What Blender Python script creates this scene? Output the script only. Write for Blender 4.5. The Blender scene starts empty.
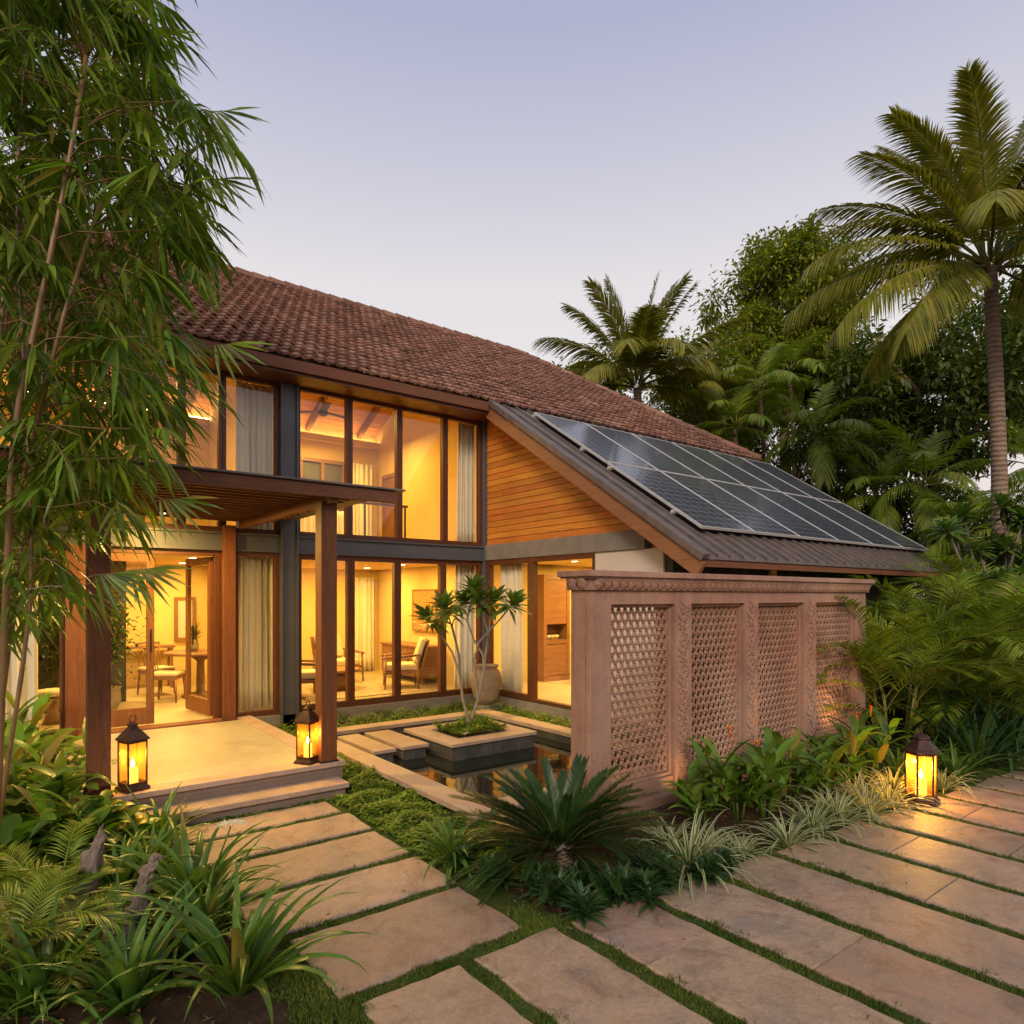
import bpy, math, random
from mathutils import Vector, Matrix
R = math.radians
scene = bpy.context.scene
col = scene.collection
# ---------------------------------------------------------------- camera
H = 2.0                                   # eye height
FOC = 664.0
ANG = R(52.4)
CD = (math.cos(ANG), math.sin(ANG)); CR = (math.sin(ANG), -math.cos(ANG))
cam = bpy.data.cameras.new("camera")
camo = bpy.data.objects.new("camera", cam); col.objects.link(camo)
camo.location = (0, 0, H); camo.rotation_euler = (R(90), 0, ANG - R(90))
cam.sensor_width = 36; cam.lens = FOC / 1024 * 36; cam.shift_y = 85 / 1024
cam.clip_start = 0.05; cam.clip_end = 1500
scene.camera = camo
# ---------------------------------------------------------------- sky and sun (dusk)
w = bpy.data.worlds.new("World"); scene.world = w; w.use_nodes = True
nt = w.node_tree; nt.nodes.clear()
out = nt.nodes.new('ShaderNodeOutputWorld'); bg = nt.nodes.new('ShaderNodeBackground')
sky = nt.nodes.new('ShaderNodeTexSky'); sky.sky_type = 'NISHITA'; sky.sun_disc = False
sky.sun_elevation = R(4); sky.sun_rotation = R(215); sky.dust_density = 1.0; sky.ozone_density = 3.0
tc = nt.nodes.new('ShaderNodeTexCoord'); sp = nt.nodes.new('ShaderNodeSeparateXYZ')
nt.links.new(tc.outputs['Generated'], sp.inputs[0])
rp = nt.nodes.new('ShaderNodeValToRGB'); nt.links.new(sp.outputs['Z'], rp.inputs[0])
e = rp.color_ramp.elements
e[0].position = 0.0; e[0].color = (0.60, 0.45, 0.42, 1)
e[1].position = 1.0; e[1].color = (0.52, 0.50, 0.56, 1)
for p, c in ((0.10, (0.93, 0.80, 0.76, 1)), (0.30, (0.90, 0.84, 0.84, 1)), (0.42, (0.84, 0.80, 0.82, 1)), (0.52, (0.67, 0.66, 0.755, 1)), (0.66, (0.455, 0.48, 0.655, 1))):
    q = e.new(p); q.color = c
mx = nt.nodes.new('ShaderNodeMix'); mx.data_type = 'RGBA'; mx.blend_type = 'MIX'; mx.inputs[0].default_value = 0.93
skm = nt.nodes.new('ShaderNodeMix'); skm.data_type = 'RGBA'; skm.blend_type = 'MULTIPLY'; skm.inputs[0].default_value = 1.0
nt.links.new(sky.outputs[0], skm.inputs[6]); skm.inputs[7].default_value = (0.12, 0.12, 0.12, 1)
nt.links.new(skm.outputs[2], mx.inputs[6]); nt.links.new(rp.outputs[0], mx.inputs[7])
nt.links.new(mx.outputs[2], bg.inputs[0]); bg.inputs[1].default_value = 1.0
nt.links.new(bg.outputs[0], out.inputs[0])
sun = bpy.data.lights.new("sun", 'SUN'); sun.energy = 2.15; sun.angle = R(18); sun.color = (1.0, 0.82, 0.62)
suno = bpy.data.objects.new("sun", sun); col.objects.link(suno)
suno.rotation_euler = Vector((0.75, 0.85, -0.62)).to_track_quat('-Z', 'Y').to_euler()
scene.view_settings.view_transform = 'Standard'; scene.view_settings.look = 'None'
scene.view_settings.exposure = 0.0; scene.view_settings.gamma = 1.0
scene.view_settings.use_curve_mapping = False
scene.render.engine = 'CYCLES'
scene.cycles.max_bounces = 8; scene.cycles.diffuse_bounces = 3; scene.cycles.glossy_bounces = 3
scene.cycles.transparent_max_bounces = 16; scene.cycles.transmission_bounces = 4
scene.cycles.sample_clamp_indirect = 4.0; scene.cycles.use_denoising = True

def ray(px):
    k = (px - 512) / FOC
    return (CD[0] + k * CR[0], CD[1] + k * CR[1])
def G(px, py, z=0.0):                      # ground point seen at a pixel
    D = (H - z) * FOC / (py - 597.0); r = ray(px)
    return Vector((r[0] * D, r[1] * D, z))
def PD(px, py, D):                         # point at a depth
    r = ray(px); return Vector((r[0] * D, r[1] * D, H + (597.0 - py) / FOC * D))
def FX(px, Y=9.9):
    r = ray(px); return Y * r[0] / r[1]
def WY(px, X=7.0):
    r = ray(px); return X * r[1] / r[0]

# ---------------------------------------------------------------- materials
def newmat(name):
    m = bpy.data.materials.new(name); m.use_nodes = True
    n = m.node_tree; n.nodes.clear()
    o = n.nodes.new('ShaderNodeOutputMaterial'); b = n.nodes.new('ShaderNodeBsdfPrincipled')
    n.links.new(b.outputs[0], o.inputs[0])
    return m, n, b, o
def coords(n, scale=(1, 1, 1), kind='Object', rot=(0, 0, 0)):
    t = n.nodes.new('ShaderNodeTexCoord'); mp = n.nodes.new('ShaderNodeMapping')
    mp.inputs['Scale'].default_value = scale; mp.inputs['Rotation'].default_value = rot
    n.links.new(t.outputs[kind], mp.inputs[0]); return mp.outputs[0]
def noise(n, vec, scale, detail=5, rough=0.6, dist=0.0):
    t = n.nodes.new('ShaderNodeTexNoise'); t.inputs['Scale'].default_value = scale
    t.inputs['Detail'].default_value = detail; t.inputs['Roughness'].default_value = rough
    t.inputs['Distortion'].default_value = dist
    if vec is not None: n.links.new(vec, t.inputs['Vector'])
    return t.outputs['Fac']
def ramp(n, fac, stops, interp='LINEAR'):
    r = n.nodes.new('ShaderNodeValToRGB'); r.color_ramp.interpolation = interp
    e = r.color_ramp.elements
    e[0].position = stops[0][0]; e[0].color = (*stops[0][1], 1)
    e[1].position = stops[-1][0]; e[1].color = (*stops[-1][1], 1)
    for p, c in stops[1:-1]:
        q = e.new(p); q.color = (*c, 1)
    n.links.new(fac, r.inputs[0]); return r.outputs[0]
def mixc(n, fac, a, b, mode='MIX'):
    m = n.nodes.new('ShaderNodeMix'); m.data_type = 'RGBA'; m.blend_type = mode
    for s, v in ((0, fac), (6, a), (7, b)):
        if hasattr(v, 'node'): n.links.new(v, m.inputs[s])
        elif isinstance(v, (int, float)): m.inputs[s].default_value = v
        else: m.inputs[s].default_value = (*v, 1)
    return m.outputs[2]
def bump(n, b, h, strength=0.3, dist=0.02):
    k = n.nodes.new('ShaderNodeBump'); k.inputs['Strength'].default_value = strength
    k.inputs['Distance'].default_value = dist
    n.links.new(h, k.inputs['Height']); n.links.new(k.outputs[0], b.inputs['Normal'])
def hue_per(n, colour, amt=0.25, src='island'):
    if src == 'island':
        g = n.nodes.new('ShaderNodeNewGeometry'); f = g.outputs['Random Per Island']
    else:
        g = n.nodes.new('ShaderNodeObjectInfo'); f = g.outputs['Random']
    mr = n.nodes.new('ShaderNodeMapRange'); mr.inputs[3].default_value = 1 - amt; mr.inputs[4].default_value = 1 + amt
    n.links.new(f, mr.inputs[0])
    h = n.nodes.new('ShaderNodeHueSaturation'); n.links.new(mr.outputs[0], h.inputs['Value'])
    mr2 = n.nodes.new('ShaderNodeMapRange'); mr2.inputs[3].default_value = 0.5 - amt * 0.06; mr2.inputs[4].default_value = 0.5 + amt * 0.06
    m2 = n.nodes.new('ShaderNodeMath'); m2.operation = 'FRACT'; m3 = n.nodes.new('ShaderNodeMath'); m3.operation = 'MULTIPLY'; m3.inputs[1].default_value = 7.31
    n.links.new(f, m3.inputs[0]); n.links.new(m3.outputs[0], m2.inputs[0]); n.links.new(m2.outputs[0], mr2.inputs[0])
    n.links.new(mr2.outputs[0], h.inputs['Hue'])
    if hasattr(colour, 'node'): n.links.new(colour, h.inputs['Color'])
    else: h.inputs['Color'].default_value = (*colour, 1)
    return h.outputs[0]
def simple(name, c, rough=0.6, metal=0.0, nscale=8, namt=0.25, bmp=0.1, spec=0.5):
    m, n, b, o = newmat(name)
    v = coords(n); f = noise(n, v, nscale)
    n.links.new(ramp(n, f, [(0.3, tuple(x * (1 - namt) for x in c)), (0.7, tuple(min(1, x * (1 + namt)) for x in c))]), b.inputs['Base Color'])
    b.inputs['Roughness'].default_value = rough; b.inputs['Metallic'].default_value = metal
    b.inputs['Specular IOR Level'].default_value = spec
    if bmp: bump(n, b, noise(n, v, nscale * 9, 4), bmp, 0.004)
    return m
def wood(name, dark, light, axis='z', rough=0.45, island=0.12):
    m, n, b, o = newmat(name)
    s = {'x': (0.6, 9, 9), 'y': (9, 0.6, 9), 'z': (9, 9, 0.6)}[axis]
    v = coords(n, s); f = noise(n, v, 2.6, 7, 0.65, 0.8)
    f2 = noise(n, coords(n, tuple(k * 5 for k in s)), 3, 3)
    c = ramp(n, f, [(0.28, dark), (0.5, tuple((a + b_) / 2 for a, b_ in zip(dark, light))), (0.72, light)])
    c = mixc(n, 0.35, c, ramp(n, f2, [(0.3, tuple(x * 0.6 for x in dark)), (0.6, light)]))
    n.links.new(hue_per(n, c, island), b.inputs['Base Color'])
    b.inputs['Roughness'].default_value = rough; bump(n, b, f2, 0.15, 0.003)
    return m
def stone(name, cols, scale=3.0, rough=0.6, bmp=0.35, obj_var=0.1, spec=0.4):
    m, n, b, o = newmat(name)
    v = coords(n); oi = n.nodes.new('ShaderNodeObjectInfo')
    add = n.nodes.new('ShaderNodeVectorMath'); add.operation = 'ADD'
    cm = n.nodes.new('ShaderNodeCombineXYZ'); mu = n.nodes.new('ShaderNodeMath'); mu.operation = 'MULTIPLY'; mu.inputs[1].default_value = 37
    n.links.new(oi.outputs['Random'], mu.inputs[0]); n.links.new(mu.outputs[0], cm.inputs[2])
    n.links.new(v, add.inputs[0]); n.links.new(cm.outputs[0], add.inputs[1]); vv = add.outputs[0]
    f = noise(n, vv, scale, 9, 0.68, 0.6); f2 = noise(n, vv, scale * 14, 5, 0.7)
    k = len(cols)
    c = ramp(n, f, [(0.30 + 0.42 * i / (k - 1), cc) for i, cc in enumerate(cols)])
    c = mixc(n, 0.30, c, ramp(n, f2, [(0.3, tuple(x * 0.55 for x in cols[0])), (0.7, tuple(min(1, x * 1.25) for x in cols[-1]))]))
    if obj_var: c = hue_per(n, c, obj_var, 'object')
    n.links.new(c, b.inputs['Base Color'])
    rr = n.nodes.new('ShaderNodeMapRange'); rr.inputs[3].default_value = rough - 0.14; rr.inputs[4].default_value = rough + 0.16
    n.links.new(f, rr.inputs[0]); n.links.new(rr.outputs[0], b.inputs['Roughness'])
    b.inputs['Specular IOR Level'].default_value = spec
    f3 = noise(n, vv, scale * 4, 8, 0.7)
    bump(n, b, f3, bmp, 0.012)
    return m
def leafmat(name, c1, c2, trans=0.3, rough=0.42, amt=0.35, aged=0.0):
    m, n, b, o = newmat(name)
    f = noise(n, coords(n), 2.2, 3)
    c = hue_per(n, ramp(n, f, [(0.35, c1), (0.65, c2)]), amt)
    if aged:                                             # a few old leaves gone yellow or brown
        gi = n.nodes.new('ShaderNodeNewGeometry')
        c = mixc(n, ramp(n, gi.outputs['Random Per Island'], [(0.0, (0, 0, 0)), (1 - aged, (0, 0, 0)), (1 - aged * .5, (0.8, 0.8, 0.8)), (1.0, (0.9, 0.9, 0.9))], 'CONSTANT'), c, (0.26, 0.19, 0.055))
    n.links.new(c, b.inputs['Base Color']); b.inputs['Roughness'].default_value = rough
    b.inputs['Specular IOR Level'].default_value = 0.35
    t = n.nodes.new('ShaderNodeBsdfTranslucent'); n.links.new(mixc(n, 1.0, c, (1.4, 1.5, 0.6), 'MULTIPLY'), t.inputs[0])
    ms = n.nodes.new('ShaderNodeMixShader'); ms.inputs[0].default_value = trans
    n.links.new(b.outputs[0], ms.inputs[1]); n.links.new(t.outputs[0], ms.inputs[2]); n.links.new(ms.outputs[0], o.inputs[0])
    return m
def emit(name, c, s):
    m, n, b, o = newmat(name)
    em = n.nodes.new('ShaderNodeEmission'); em.inputs[0].default_value = (*c, 1); em.inputs[1].default_value = s
    n.links.new(em.outputs[0], o.inputs[0]); return m
def glass(name, tint=(0.95, 0.95, 0.93), rough=0.0, ior=1.5, boost=1.0):
    m, n, b, o = newmat(name)
    t = n.nodes.new('ShaderNodeBsdfTransparent'); t.inputs[0].default_value = (*tint, 1)
    g = n.nodes.new('ShaderNodeBsdfGlossy'); g.inputs['Roughness'].default_value = rough
    g.inputs['Color'].default_value = (boost, boost, boost, 1)
    fr = n.nodes.new('ShaderNodeFresnel'); fr.inputs[0].default_value = ior
    ge = n.nodes.new('ShaderNodeNewGeometry'); iv = n.nodes.new('ShaderNodeMath'); iv.operation = 'SUBTRACT'; iv.inputs[0].default_value = 1.0
    n.links.new(ge.outputs['Backfacing'], iv.inputs[1]); mu = n.nodes.new('ShaderNodeMath'); mu.operation = 'MULTIPLY'
    n.links.new(fr.outputs[0], mu.inputs[0]); n.links.new(iv.outputs[0], mu.inputs[1])      # reflect at the outer face only
    ms = n.nodes.new('ShaderNodeMixShader'); n.links.new(mu.outputs[0], ms.inputs[0])
    n.links.new(t.outputs[0], ms.inputs[1]); n.links.new(g.outputs[0], ms.inputs[2]); n.links.new(ms.outputs[0], o.inputs[0])
    return m

M = {}
M['slab'] = stone('paving stone', [(0.17, 0.11, 0.08), (0.34, 0.21, 0.145), (0.41, 0.285, 0.20), (0.46, 0.28, 0.18), (0.31, 0.255, 0.20)], 3.4, 0.48, 1.0, 0.16, 0.5)
def _stain(m):
    n = m.node_tree; b = [k for k in n.nodes if k.type == 'BSDF_PRINCIPLED'][0]; src = b.inputs['Base Color'].links[0].from_socket
    g = coords(n); t = n.nodes.new('ShaderNodeObjectInfo'); a = n.nodes.new('ShaderNodeVectorMath'); a.operation = 'ADD'; n.links.new(g, a.inputs[0]); n.links.new(t.outputs['Location'], a.inputs[1])
    f = noise(n, a.outputs[0], 1.3, 7, 0.72, 0.9); f2 = noise(n, a.outputs[0], 5.5, 8, 0.75, 0.4); f3 = noise(n, a.outputs[0], 60, 3, 0.7)
    c = mixc(n, ramp(n, f, [(0.48, (0, 0, 0)), (0.62, (0.55, 0.55, 0.55))]), src, (0.22, 0.19, 0.165))
    c = mixc(n, ramp(n, f2, [(0.52, (0, 0, 0)), (0.66, (0.5, 0.5, 0.5))]), c, (0.13, 0.085, 0.06))
    c = mixc(n, ramp(n, f3, [(0.62, (0, 0, 0)), (0.70, (0.5, 0.5, 0.5))]), c, (0.10, 0.075, 0.06))
    n.links.new(c, b.inputs['Base Color'])
    g1 = noise(n, a.outputs[0], 9, 10, 0.75, 0.3); b2 = n.nodes.new('ShaderNodeBump'); b2.inputs['Strength'].default_value = 0.9; b2.inputs['Distance'].default_value = 0.012
    old = b.inputs['Normal'].links[0].from_socket; n.links.new(g1, b2.inputs['Height']); n.links.new(old, b2.inputs['Normal']); n.links.new(b2.outputs[0], b.inputs['Normal'])
_stain(M['slab'])
M['sand'] = stone('pink sandstone', [(0.27, 0.14, 0.10), (0.34, 0.19, 0.14), (0.41, 0.24, 0.185)], 2.0, 0.75, 0.25, 0.0, 0.25)
def _weather(m):
    n = m.node_tree; b = [k for k in n.nodes if k.type == 'BSDF_PRINCIPLED'][0]; src = b.inputs['Base Color'].links[0].from_socket
    f = noise(n, coords(n, (3.5, 3.5, 0.35)), 1.6, 6, 0.7); f2 = noise(n, coords(n), 0.8, 4, 0.6)
    c = mixc(n, ramp(n, f, [(0.42, (0, 0, 0)), (0.72, (0.6, 0.6, 0.6))]), src, (0.17, 0.10, 0.08))
    c = mixc(n, ramp(n, f2, [(0.45, (0, 0, 0)), (0.7, (0.45, 0.45, 0.45))]), c, (0.50, 0.36, 0.28))
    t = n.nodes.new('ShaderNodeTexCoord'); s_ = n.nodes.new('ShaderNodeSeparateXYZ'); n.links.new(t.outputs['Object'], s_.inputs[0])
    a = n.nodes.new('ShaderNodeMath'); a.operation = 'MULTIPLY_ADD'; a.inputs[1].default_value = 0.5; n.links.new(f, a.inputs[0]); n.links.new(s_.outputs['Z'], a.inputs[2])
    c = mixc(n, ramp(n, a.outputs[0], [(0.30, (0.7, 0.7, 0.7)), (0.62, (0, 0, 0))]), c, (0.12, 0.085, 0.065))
    n.links.new(c, b.inputs['Base Color'])
_weather(M['sand'])
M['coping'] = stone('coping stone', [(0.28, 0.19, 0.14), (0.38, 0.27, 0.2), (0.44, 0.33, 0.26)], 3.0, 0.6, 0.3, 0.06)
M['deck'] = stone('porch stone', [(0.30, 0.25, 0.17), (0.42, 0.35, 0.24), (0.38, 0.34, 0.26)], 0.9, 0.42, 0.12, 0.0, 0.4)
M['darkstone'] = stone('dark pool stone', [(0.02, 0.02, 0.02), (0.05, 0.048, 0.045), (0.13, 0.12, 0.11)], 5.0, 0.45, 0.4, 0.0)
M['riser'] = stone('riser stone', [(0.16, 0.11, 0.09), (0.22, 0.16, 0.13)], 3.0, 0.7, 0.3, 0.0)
M['wood_z'] = wood('teak post', (0.085, 0.026, 0.006), (0.23, 0.078, 0.018), 'z', 0.62)
M['wood_x'] = wood('teak beam', (0.09, 0.028, 0.007), (0.23, 0.08, 0.022), 'x', 0.62)
M['wood_y'] = wood('teak rafter', (0.10, 0.033, 0.009), (0.27, 0.10, 0.028), 'y', 0.62)
M['fascia'] = wood('fascia board', (0.09, 0.032, 0.012), (0.20, 0.075, 0.03), 'x', 0.7)
M['barge'] = wood('barge board', (0.20, 0.085, 0.035), (0.36, 0.17, 0.075), 'y', 0.5)
M['clad'] = wood('gable cladding', (0.34, 0.10, 0.010), (0.66, 0.24, 0.03), 'y', 0.6, 0.18)
M['frame'] = wood('window frame wood', (0.05, 0.015, 0.005), (0.14, 0.043, 0.012), 'z', 0.5)
M['ceil'] = wood('ceiling boards', (0.40, 0.17, 0.05), (0.62, 0.30, 0.10), 'x', 0.6)
M['furn'] = wood('furniture wood', (0.13, 0.06, 0.03), (0.30, 0.15, 0.08), 'x', 0.4)
M['steel'] = simple('painted steel', (0.085, 0.085, 0.10), 0.45, 0.0, 3, 0.15, 0.03)
M['concrete'] = simple('grey concrete beam', (0.22, 0.19, 0.165), 0.8, 0, 4, 0.15, 0.15)
M['cream'] = simple('cream plaster', (0.72, 0.53, 0.24), 0.85, 0, 2, 0.05, 0.05)
M['white'] = simple('white plaster', (0.62, 0.54, 0.47), 0.85, 0, 2, 0.05, 0.05)
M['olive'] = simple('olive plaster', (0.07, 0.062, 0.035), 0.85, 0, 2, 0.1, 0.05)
M['plinth'] = simple('plinth render', (0.22, 0.19, 0.16), 0.8, 0, 5, 0.15, 0.1)
M['floor'] = stone('interior floor', [(0.42, 0.34, 0.22), (0.52, 0.43, 0.29)], 1.2, 0.35, 0.05, 0.0, 0.4)
M['metal'] = simple('standing seam metal', (0.15, 0.12, 0.11), 0.5, 0.2, 6, 0.25, 0.05)
M['alu'] = simple('aluminium', (0.55, 0.53, 0.51), 0.5, 0.2, 6, 0.05, 0)
M['bronze'] = simple('aged bronze', (0.075, 0.04, 0.03), 0.42, 0.7, 14, 0.35, 0.1)
M['black'] = simple('dark metal', (0.03, 0.028, 0.028), 0.45, 0.5, 8, 0.2, 0.05)
M['curtain'] = leafmat('curtain linen', (0.80, 0.74, 0.62), (0.86, 0.80, 0.68), 0.06, 0.9, 0.02)
M['fabric'] = simple('cream upholstery', (0.58, 0.48, 0.33), 0.9, 0, 20, 0.08, 0.2)
M['rug'] = simple('woven rug', (0.42, 0.32, 0.2), 0.95, 0, 14, 0.3, 0.2)
M['pot'] = stone('earthen pot', [(0.16, 0.12, 0.08), (0.28, 0.22, 0.15), (0.36, 0.3, 0.22)], 6, 0.85, 0.5, 0.0, 0.1)
M['bark'] = stone('bark', [(0.10, 0.07, 0.05), (0.2, 0.15, 0.11), (0.28, 0.22, 0.17)], 9, 0.85, 0.8, 0.0, 0.1)
M['palebark'] = stone('frangipani bark', [(0.15, 0.12, 0.09), (0.28, 0.24, 0.19)], 12, 0.8, 0.4, 0.0, 0.1)
M['soil'] = stone('garden soil', [(0.02, 0.013, 0.009), (0.05, 0.032, 0.02), (0.085, 0.055, 0.036)], 14, 0.95, 1.0, 0.0, 0.1)
M['moss'] = stone('moss', [(0.02, 0.035, 0.01), (0.045, 0.075, 0.016), (0.08, 0.10, 0.03)], 16, 0.95, 0.9, 0.0, 0.1)
M['culm'] = wood('bamboo culm', (0.10, 0.06, 0.02), (0.27, 0.16, 0.06), 'z', 0.45, 0.2)
M['glass'] = glass('window glass', ior=1.62)
M['lglass'] = glass('lantern glass', (1.0, 0.88, 0.60), 0.08, 1.35)
def _amber():
    n = M['lglass'].node_tree; o = [k for k in n.nodes if k.type == 'OUTPUT_MATERIAL'][0]; src = o.inputs[0].links[0].from_socket
    t = n.nodes.new('ShaderNodeBsdfTranslucent'); t.inputs[0].default_value = (0.95, 0.50, 0.12, 1)
    ms = n.nodes.new('ShaderNodeMixShader'); ms.inputs[0].default_value = 0.05
    n.links.new(src, ms.inputs[1]); n.links.new(t.outputs[0], ms.inputs[2]); n.links.new(ms.outputs[0], o.inputs[0])
_amber()
M['candle'] = emit('glowing candle wax', (1.0, 0.50, 0.13), 3.0)
M['flame'] = emit('candle flame', (1.0, 0.75, 0.32), 60)
M['cove'] = emit('cove light strip', (1.0, 0.62, 0.22), 16)
M['downl'] = emit('downlight face', (1.0, 0.72, 0.38), 18)
# leaves
M['bamboo'] = leafmat('bamboo leaf', (0.074, 0.135, 0.012), (0.166, 0.237, 0.023), 0.38, 0.38, 0.45, aged=0.05)
M['crinum'] = leafmat('crinum leaf', (0.065, 0.133, 0.020), (0.115, 0.209, 0.028), 0.3, 0.35, 0.3, aged=0.05)
M['cycad'] = leafmat('cycad leaf', (0.015, 0.043, 0.010), (0.030, 0.072, 0.016), 0.15, 0.33, 0.3)
M['areca'] = leafmat('areca leaf', (0.120, 0.184, 0.013), (0.223, 0.282, 0.025), 0.3, 0.4, 0.35, aged=0.04)
M['coco'] = leafmat('coconut leaf', (0.158, 0.173, 0.020), (0.296, 0.274, 0.036), 0.3, 0.42, 0.3, aged=0.04)
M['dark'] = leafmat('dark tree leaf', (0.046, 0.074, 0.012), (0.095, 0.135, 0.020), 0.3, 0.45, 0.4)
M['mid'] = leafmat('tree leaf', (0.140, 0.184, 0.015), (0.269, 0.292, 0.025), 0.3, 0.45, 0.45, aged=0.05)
M['broad'] = leafmat('broad leaf', (0.066, 0.133, 0.014), (0.131, 0.212, 0.022), 0.3, 0.35, 0.35, aged=0.05)
M['rosette'] = leafmat('rosette leaf', (0.026, 0.066, 0.022), (0.052, 0.108, 0.030), 0.2, 0.4, 0.3)
M['spider'] = leafmat('spider leaf green', (0.072, 0.132, 0.030), (0.120, 0.192, 0.045), 0.3, 0.4, 0.2)
M['spiderw'] = leafmat('spider leaf cream', (0.42, 0.44, 0.26), (0.5, 0.5, 0.32), 0.3, 0.4, 0.15)
M['yellowleaf'] = leafmat('yellow green leaf', (0.14, 0.16, 0.03), (0.24, 0.22, 0.05), 0.3, 0.4, 0.4)
M['cover'] = leafmat('ground cover leaf', (0.073, 0.146, 0.013), (0.174, 0.262, 0.027), 0.3, 0.5, 0.5, aged=0.05)
M['grass'] = leafmat('moss grass', (0.053, 0.091, 0.014), (0.120, 0.161, 0.026), 0.3, 0.6, 0.5)
M['frang'] = leafmat('frangipani leaf', (0.073, 0.139, 0.024), (0.121, 0.198, 0.032), 0.3, 0.3, 0.3)
M['dry'] = leafmat('dry leaf', (0.16, 0.10, 0.045), (0.26, 0.17, 0.08), 0.2, 0.8, 0.4)
M['petalw'] = leafmat('white petal', (0.75, 0.72, 0.66), (0.85, 0.8, 0.75), 0.4, 0.6, 0.08)
M['petalp'] = leafmat('pink petal', (0.65, 0.22, 0.28), (0.75, 0.35, 0.38), 0.4, 0.6, 0.1)
M['petalo'] = leafmat('orange petal', (0.7, 0.16, 0.02), (0.8, 0.3, 0.03), 0.4, 0.6, 0.15)
M['ringbark'] = None
def _ring():
    m, n, b, o = newmat('ringed palm bark')
    t = n.nodes.new('ShaderNodeTexWave'); t.bands_direction = 'Z'; t.inputs['Scale'].default_value = 3.2
    t.inputs['Distortion'].default_value = 2.0; t.inputs['Detail'].default_value = 4; t.inputs['Detail Scale'].default_value = 2
    n.links.new(coords(n), t.inputs['Vector'])
    f = noise(n, coords(n), 5, 5)
    c = ramp(n, t.outputs['Fac'], [(0.0, (0.11, 0.065, 0.045)), (0.3, (0.24, 0.155, 0.11)), (1, (0.31, 0.21, 0.15))])
    n.links.new(mixc(n, 0.4, c, ramp(n, f, [(0.3, (0.10, 0.07, 0.05)), (0.7, (0.33, 0.24, 0.18))])), b.inputs['Base Color'])
    b.inputs['Roughness'].default_value = 0.85; bump(n, b, t.outputs['Fac'], 0.8, 0.02)
    return m
M['ringbark'] = _ring()
def _tile():
    m, n, b, o = newmat('clay roof tile')
    g = n.nodes.new('ShaderNodeNewGeometry')
    c = ramp(n, g.outputs['Random Per Island'], [(0.0, (0.08, 0.045, 0.038)), (0.22, (0.19, 0.09, 0.068)), (0.55, (0.34, 0.16, 0.115)), (0.85, (0.45, 0.24, 0.17)), (1.0, (0.56, 0.36, 0.28))])
    f = noise(n, coords(n), 0.9, 6, 0.7); f2 = noise(n, coords(n), 16, 5, 0.7)
    c = mixc(n, ramp(n, f, [(0.40, (0, 0, 0)), (0.66, (0.75, 0.75, 0.75))]), c, (0.085, 0.062, 0.055))
    c = mixc(n, 0.5, c, ramp(n, f2, [(0.35, (0.13, 0.065, 0.05)), (0.65, (0.36, 0.17, 0.11))]))
    n.links.new(c, b.inputs['Base Color']); b.inputs['Roughness'].default_value = 0.8
    b.inputs['Specular IOR Level'].default_value = 0.3; bump(n, b, f2, 0.3, 0.01)
    return m
M['tile'] = _tile()
def _cell():
    m, n, b, o = newmat('solar cells')
    # real cell grid: 6 x 12 cells per panel with thin pale busbars, in panel space (x across, y up the slope)
    tcn = n.nodes.new('ShaderNodeTexCoord'); s = n.nodes.new('ShaderNodeSeparateXYZ'); n.links.new(tcn.outputs['Object'], s.inputs[0])
    def lines(sock, period, wd, off=0.0):
        a = n.nodes.new('ShaderNodeMath'); a.operation = 'ADD'; a.inputs[1].default_value = off + 100 * period; n.links.new(sock, a.inputs[0])
        q = n.nodes.new('ShaderNodeMath'); q.operation = 'MODULO'; q.inputs[1].default_value = period; n.links.new(a.outputs[0], q.inputs[0])
        z = n.nodes.new('ShaderNodeMath'); z.operation = 'LESS_THAN'; z.inputs[1].default_value = wd; n.links.new(q.outputs[0], z.inputs[0]); return z.outputs[0]
    def mx2(a, b2):
        z = n.nodes.new('ShaderNodeMath'); z.operation = 'MAXIMUM'; n.links.new(a, z.inputs[0]); n.links.new(b2, z.inputs[1]); return z.outputs[0]
    gap = mx2(lines(s.outputs['X'], 0.1975, 0.014), lines(s.outputs['Y'], 0.171, 0.014))
    bus = lines(s.outputs['X'], 0.0494, 0.006, 0.02)
    f = noise(n, coords(n), 1.5, 3)
    c = ramp(n, f, [(0.3, (0.025, 0.030, 0.060)), (0.7, (0.040, 0.046, 0.085))])
    c = mixc(n, bus, c, (0.14, 0.15, 0.19)); c = mixc(n, gap, c, (0.24, 0.25, 0.30))
    n.links.new(c, b.inputs['Base Color']); b.inputs['Roughness'].default_value = 0.22
    b.inputs['Specular IOR Level'].default_value = 0.6
    b.inputs['Coat Weight'].default_value = 0.5; b.inputs['Coat Roughness'].default_value = 0.05
    return m
M['cell'] = _cell()
def _water():
    m, n, b, o = newmat('pool water')
    b.inputs['Base Color'].default_value = (0.008, 0.012, 0.01, 1); b.inputs['Roughness'].default_value = 0.03
    b.inputs['IOR'].default_value = 1.33; b.inputs['Specular IOR Level'].default_value = 0.8
    bump(n, b, noise(n, coords(n), 5, 3), 0.10, 0.02)
    return m
M['water'] = _water()
def _art():
    m, n, b, o = newmat('woven artwork')
    f = noise(n, coords(n, (1, 1, 3)), 6, 6, 0.7, 1.5)
    n.links.new(ramp(n, f, [(0.3, (0.5, 0.2, 0.06)), (0.5, (0.6, 0.28, 0.09)), (0.62, (0.4, 0.12, 0.04)), (0.75, (0.65, 0.42, 0.2))]), b.inputs['Base Color'])
    return m
M['art'] = _art()

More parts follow.
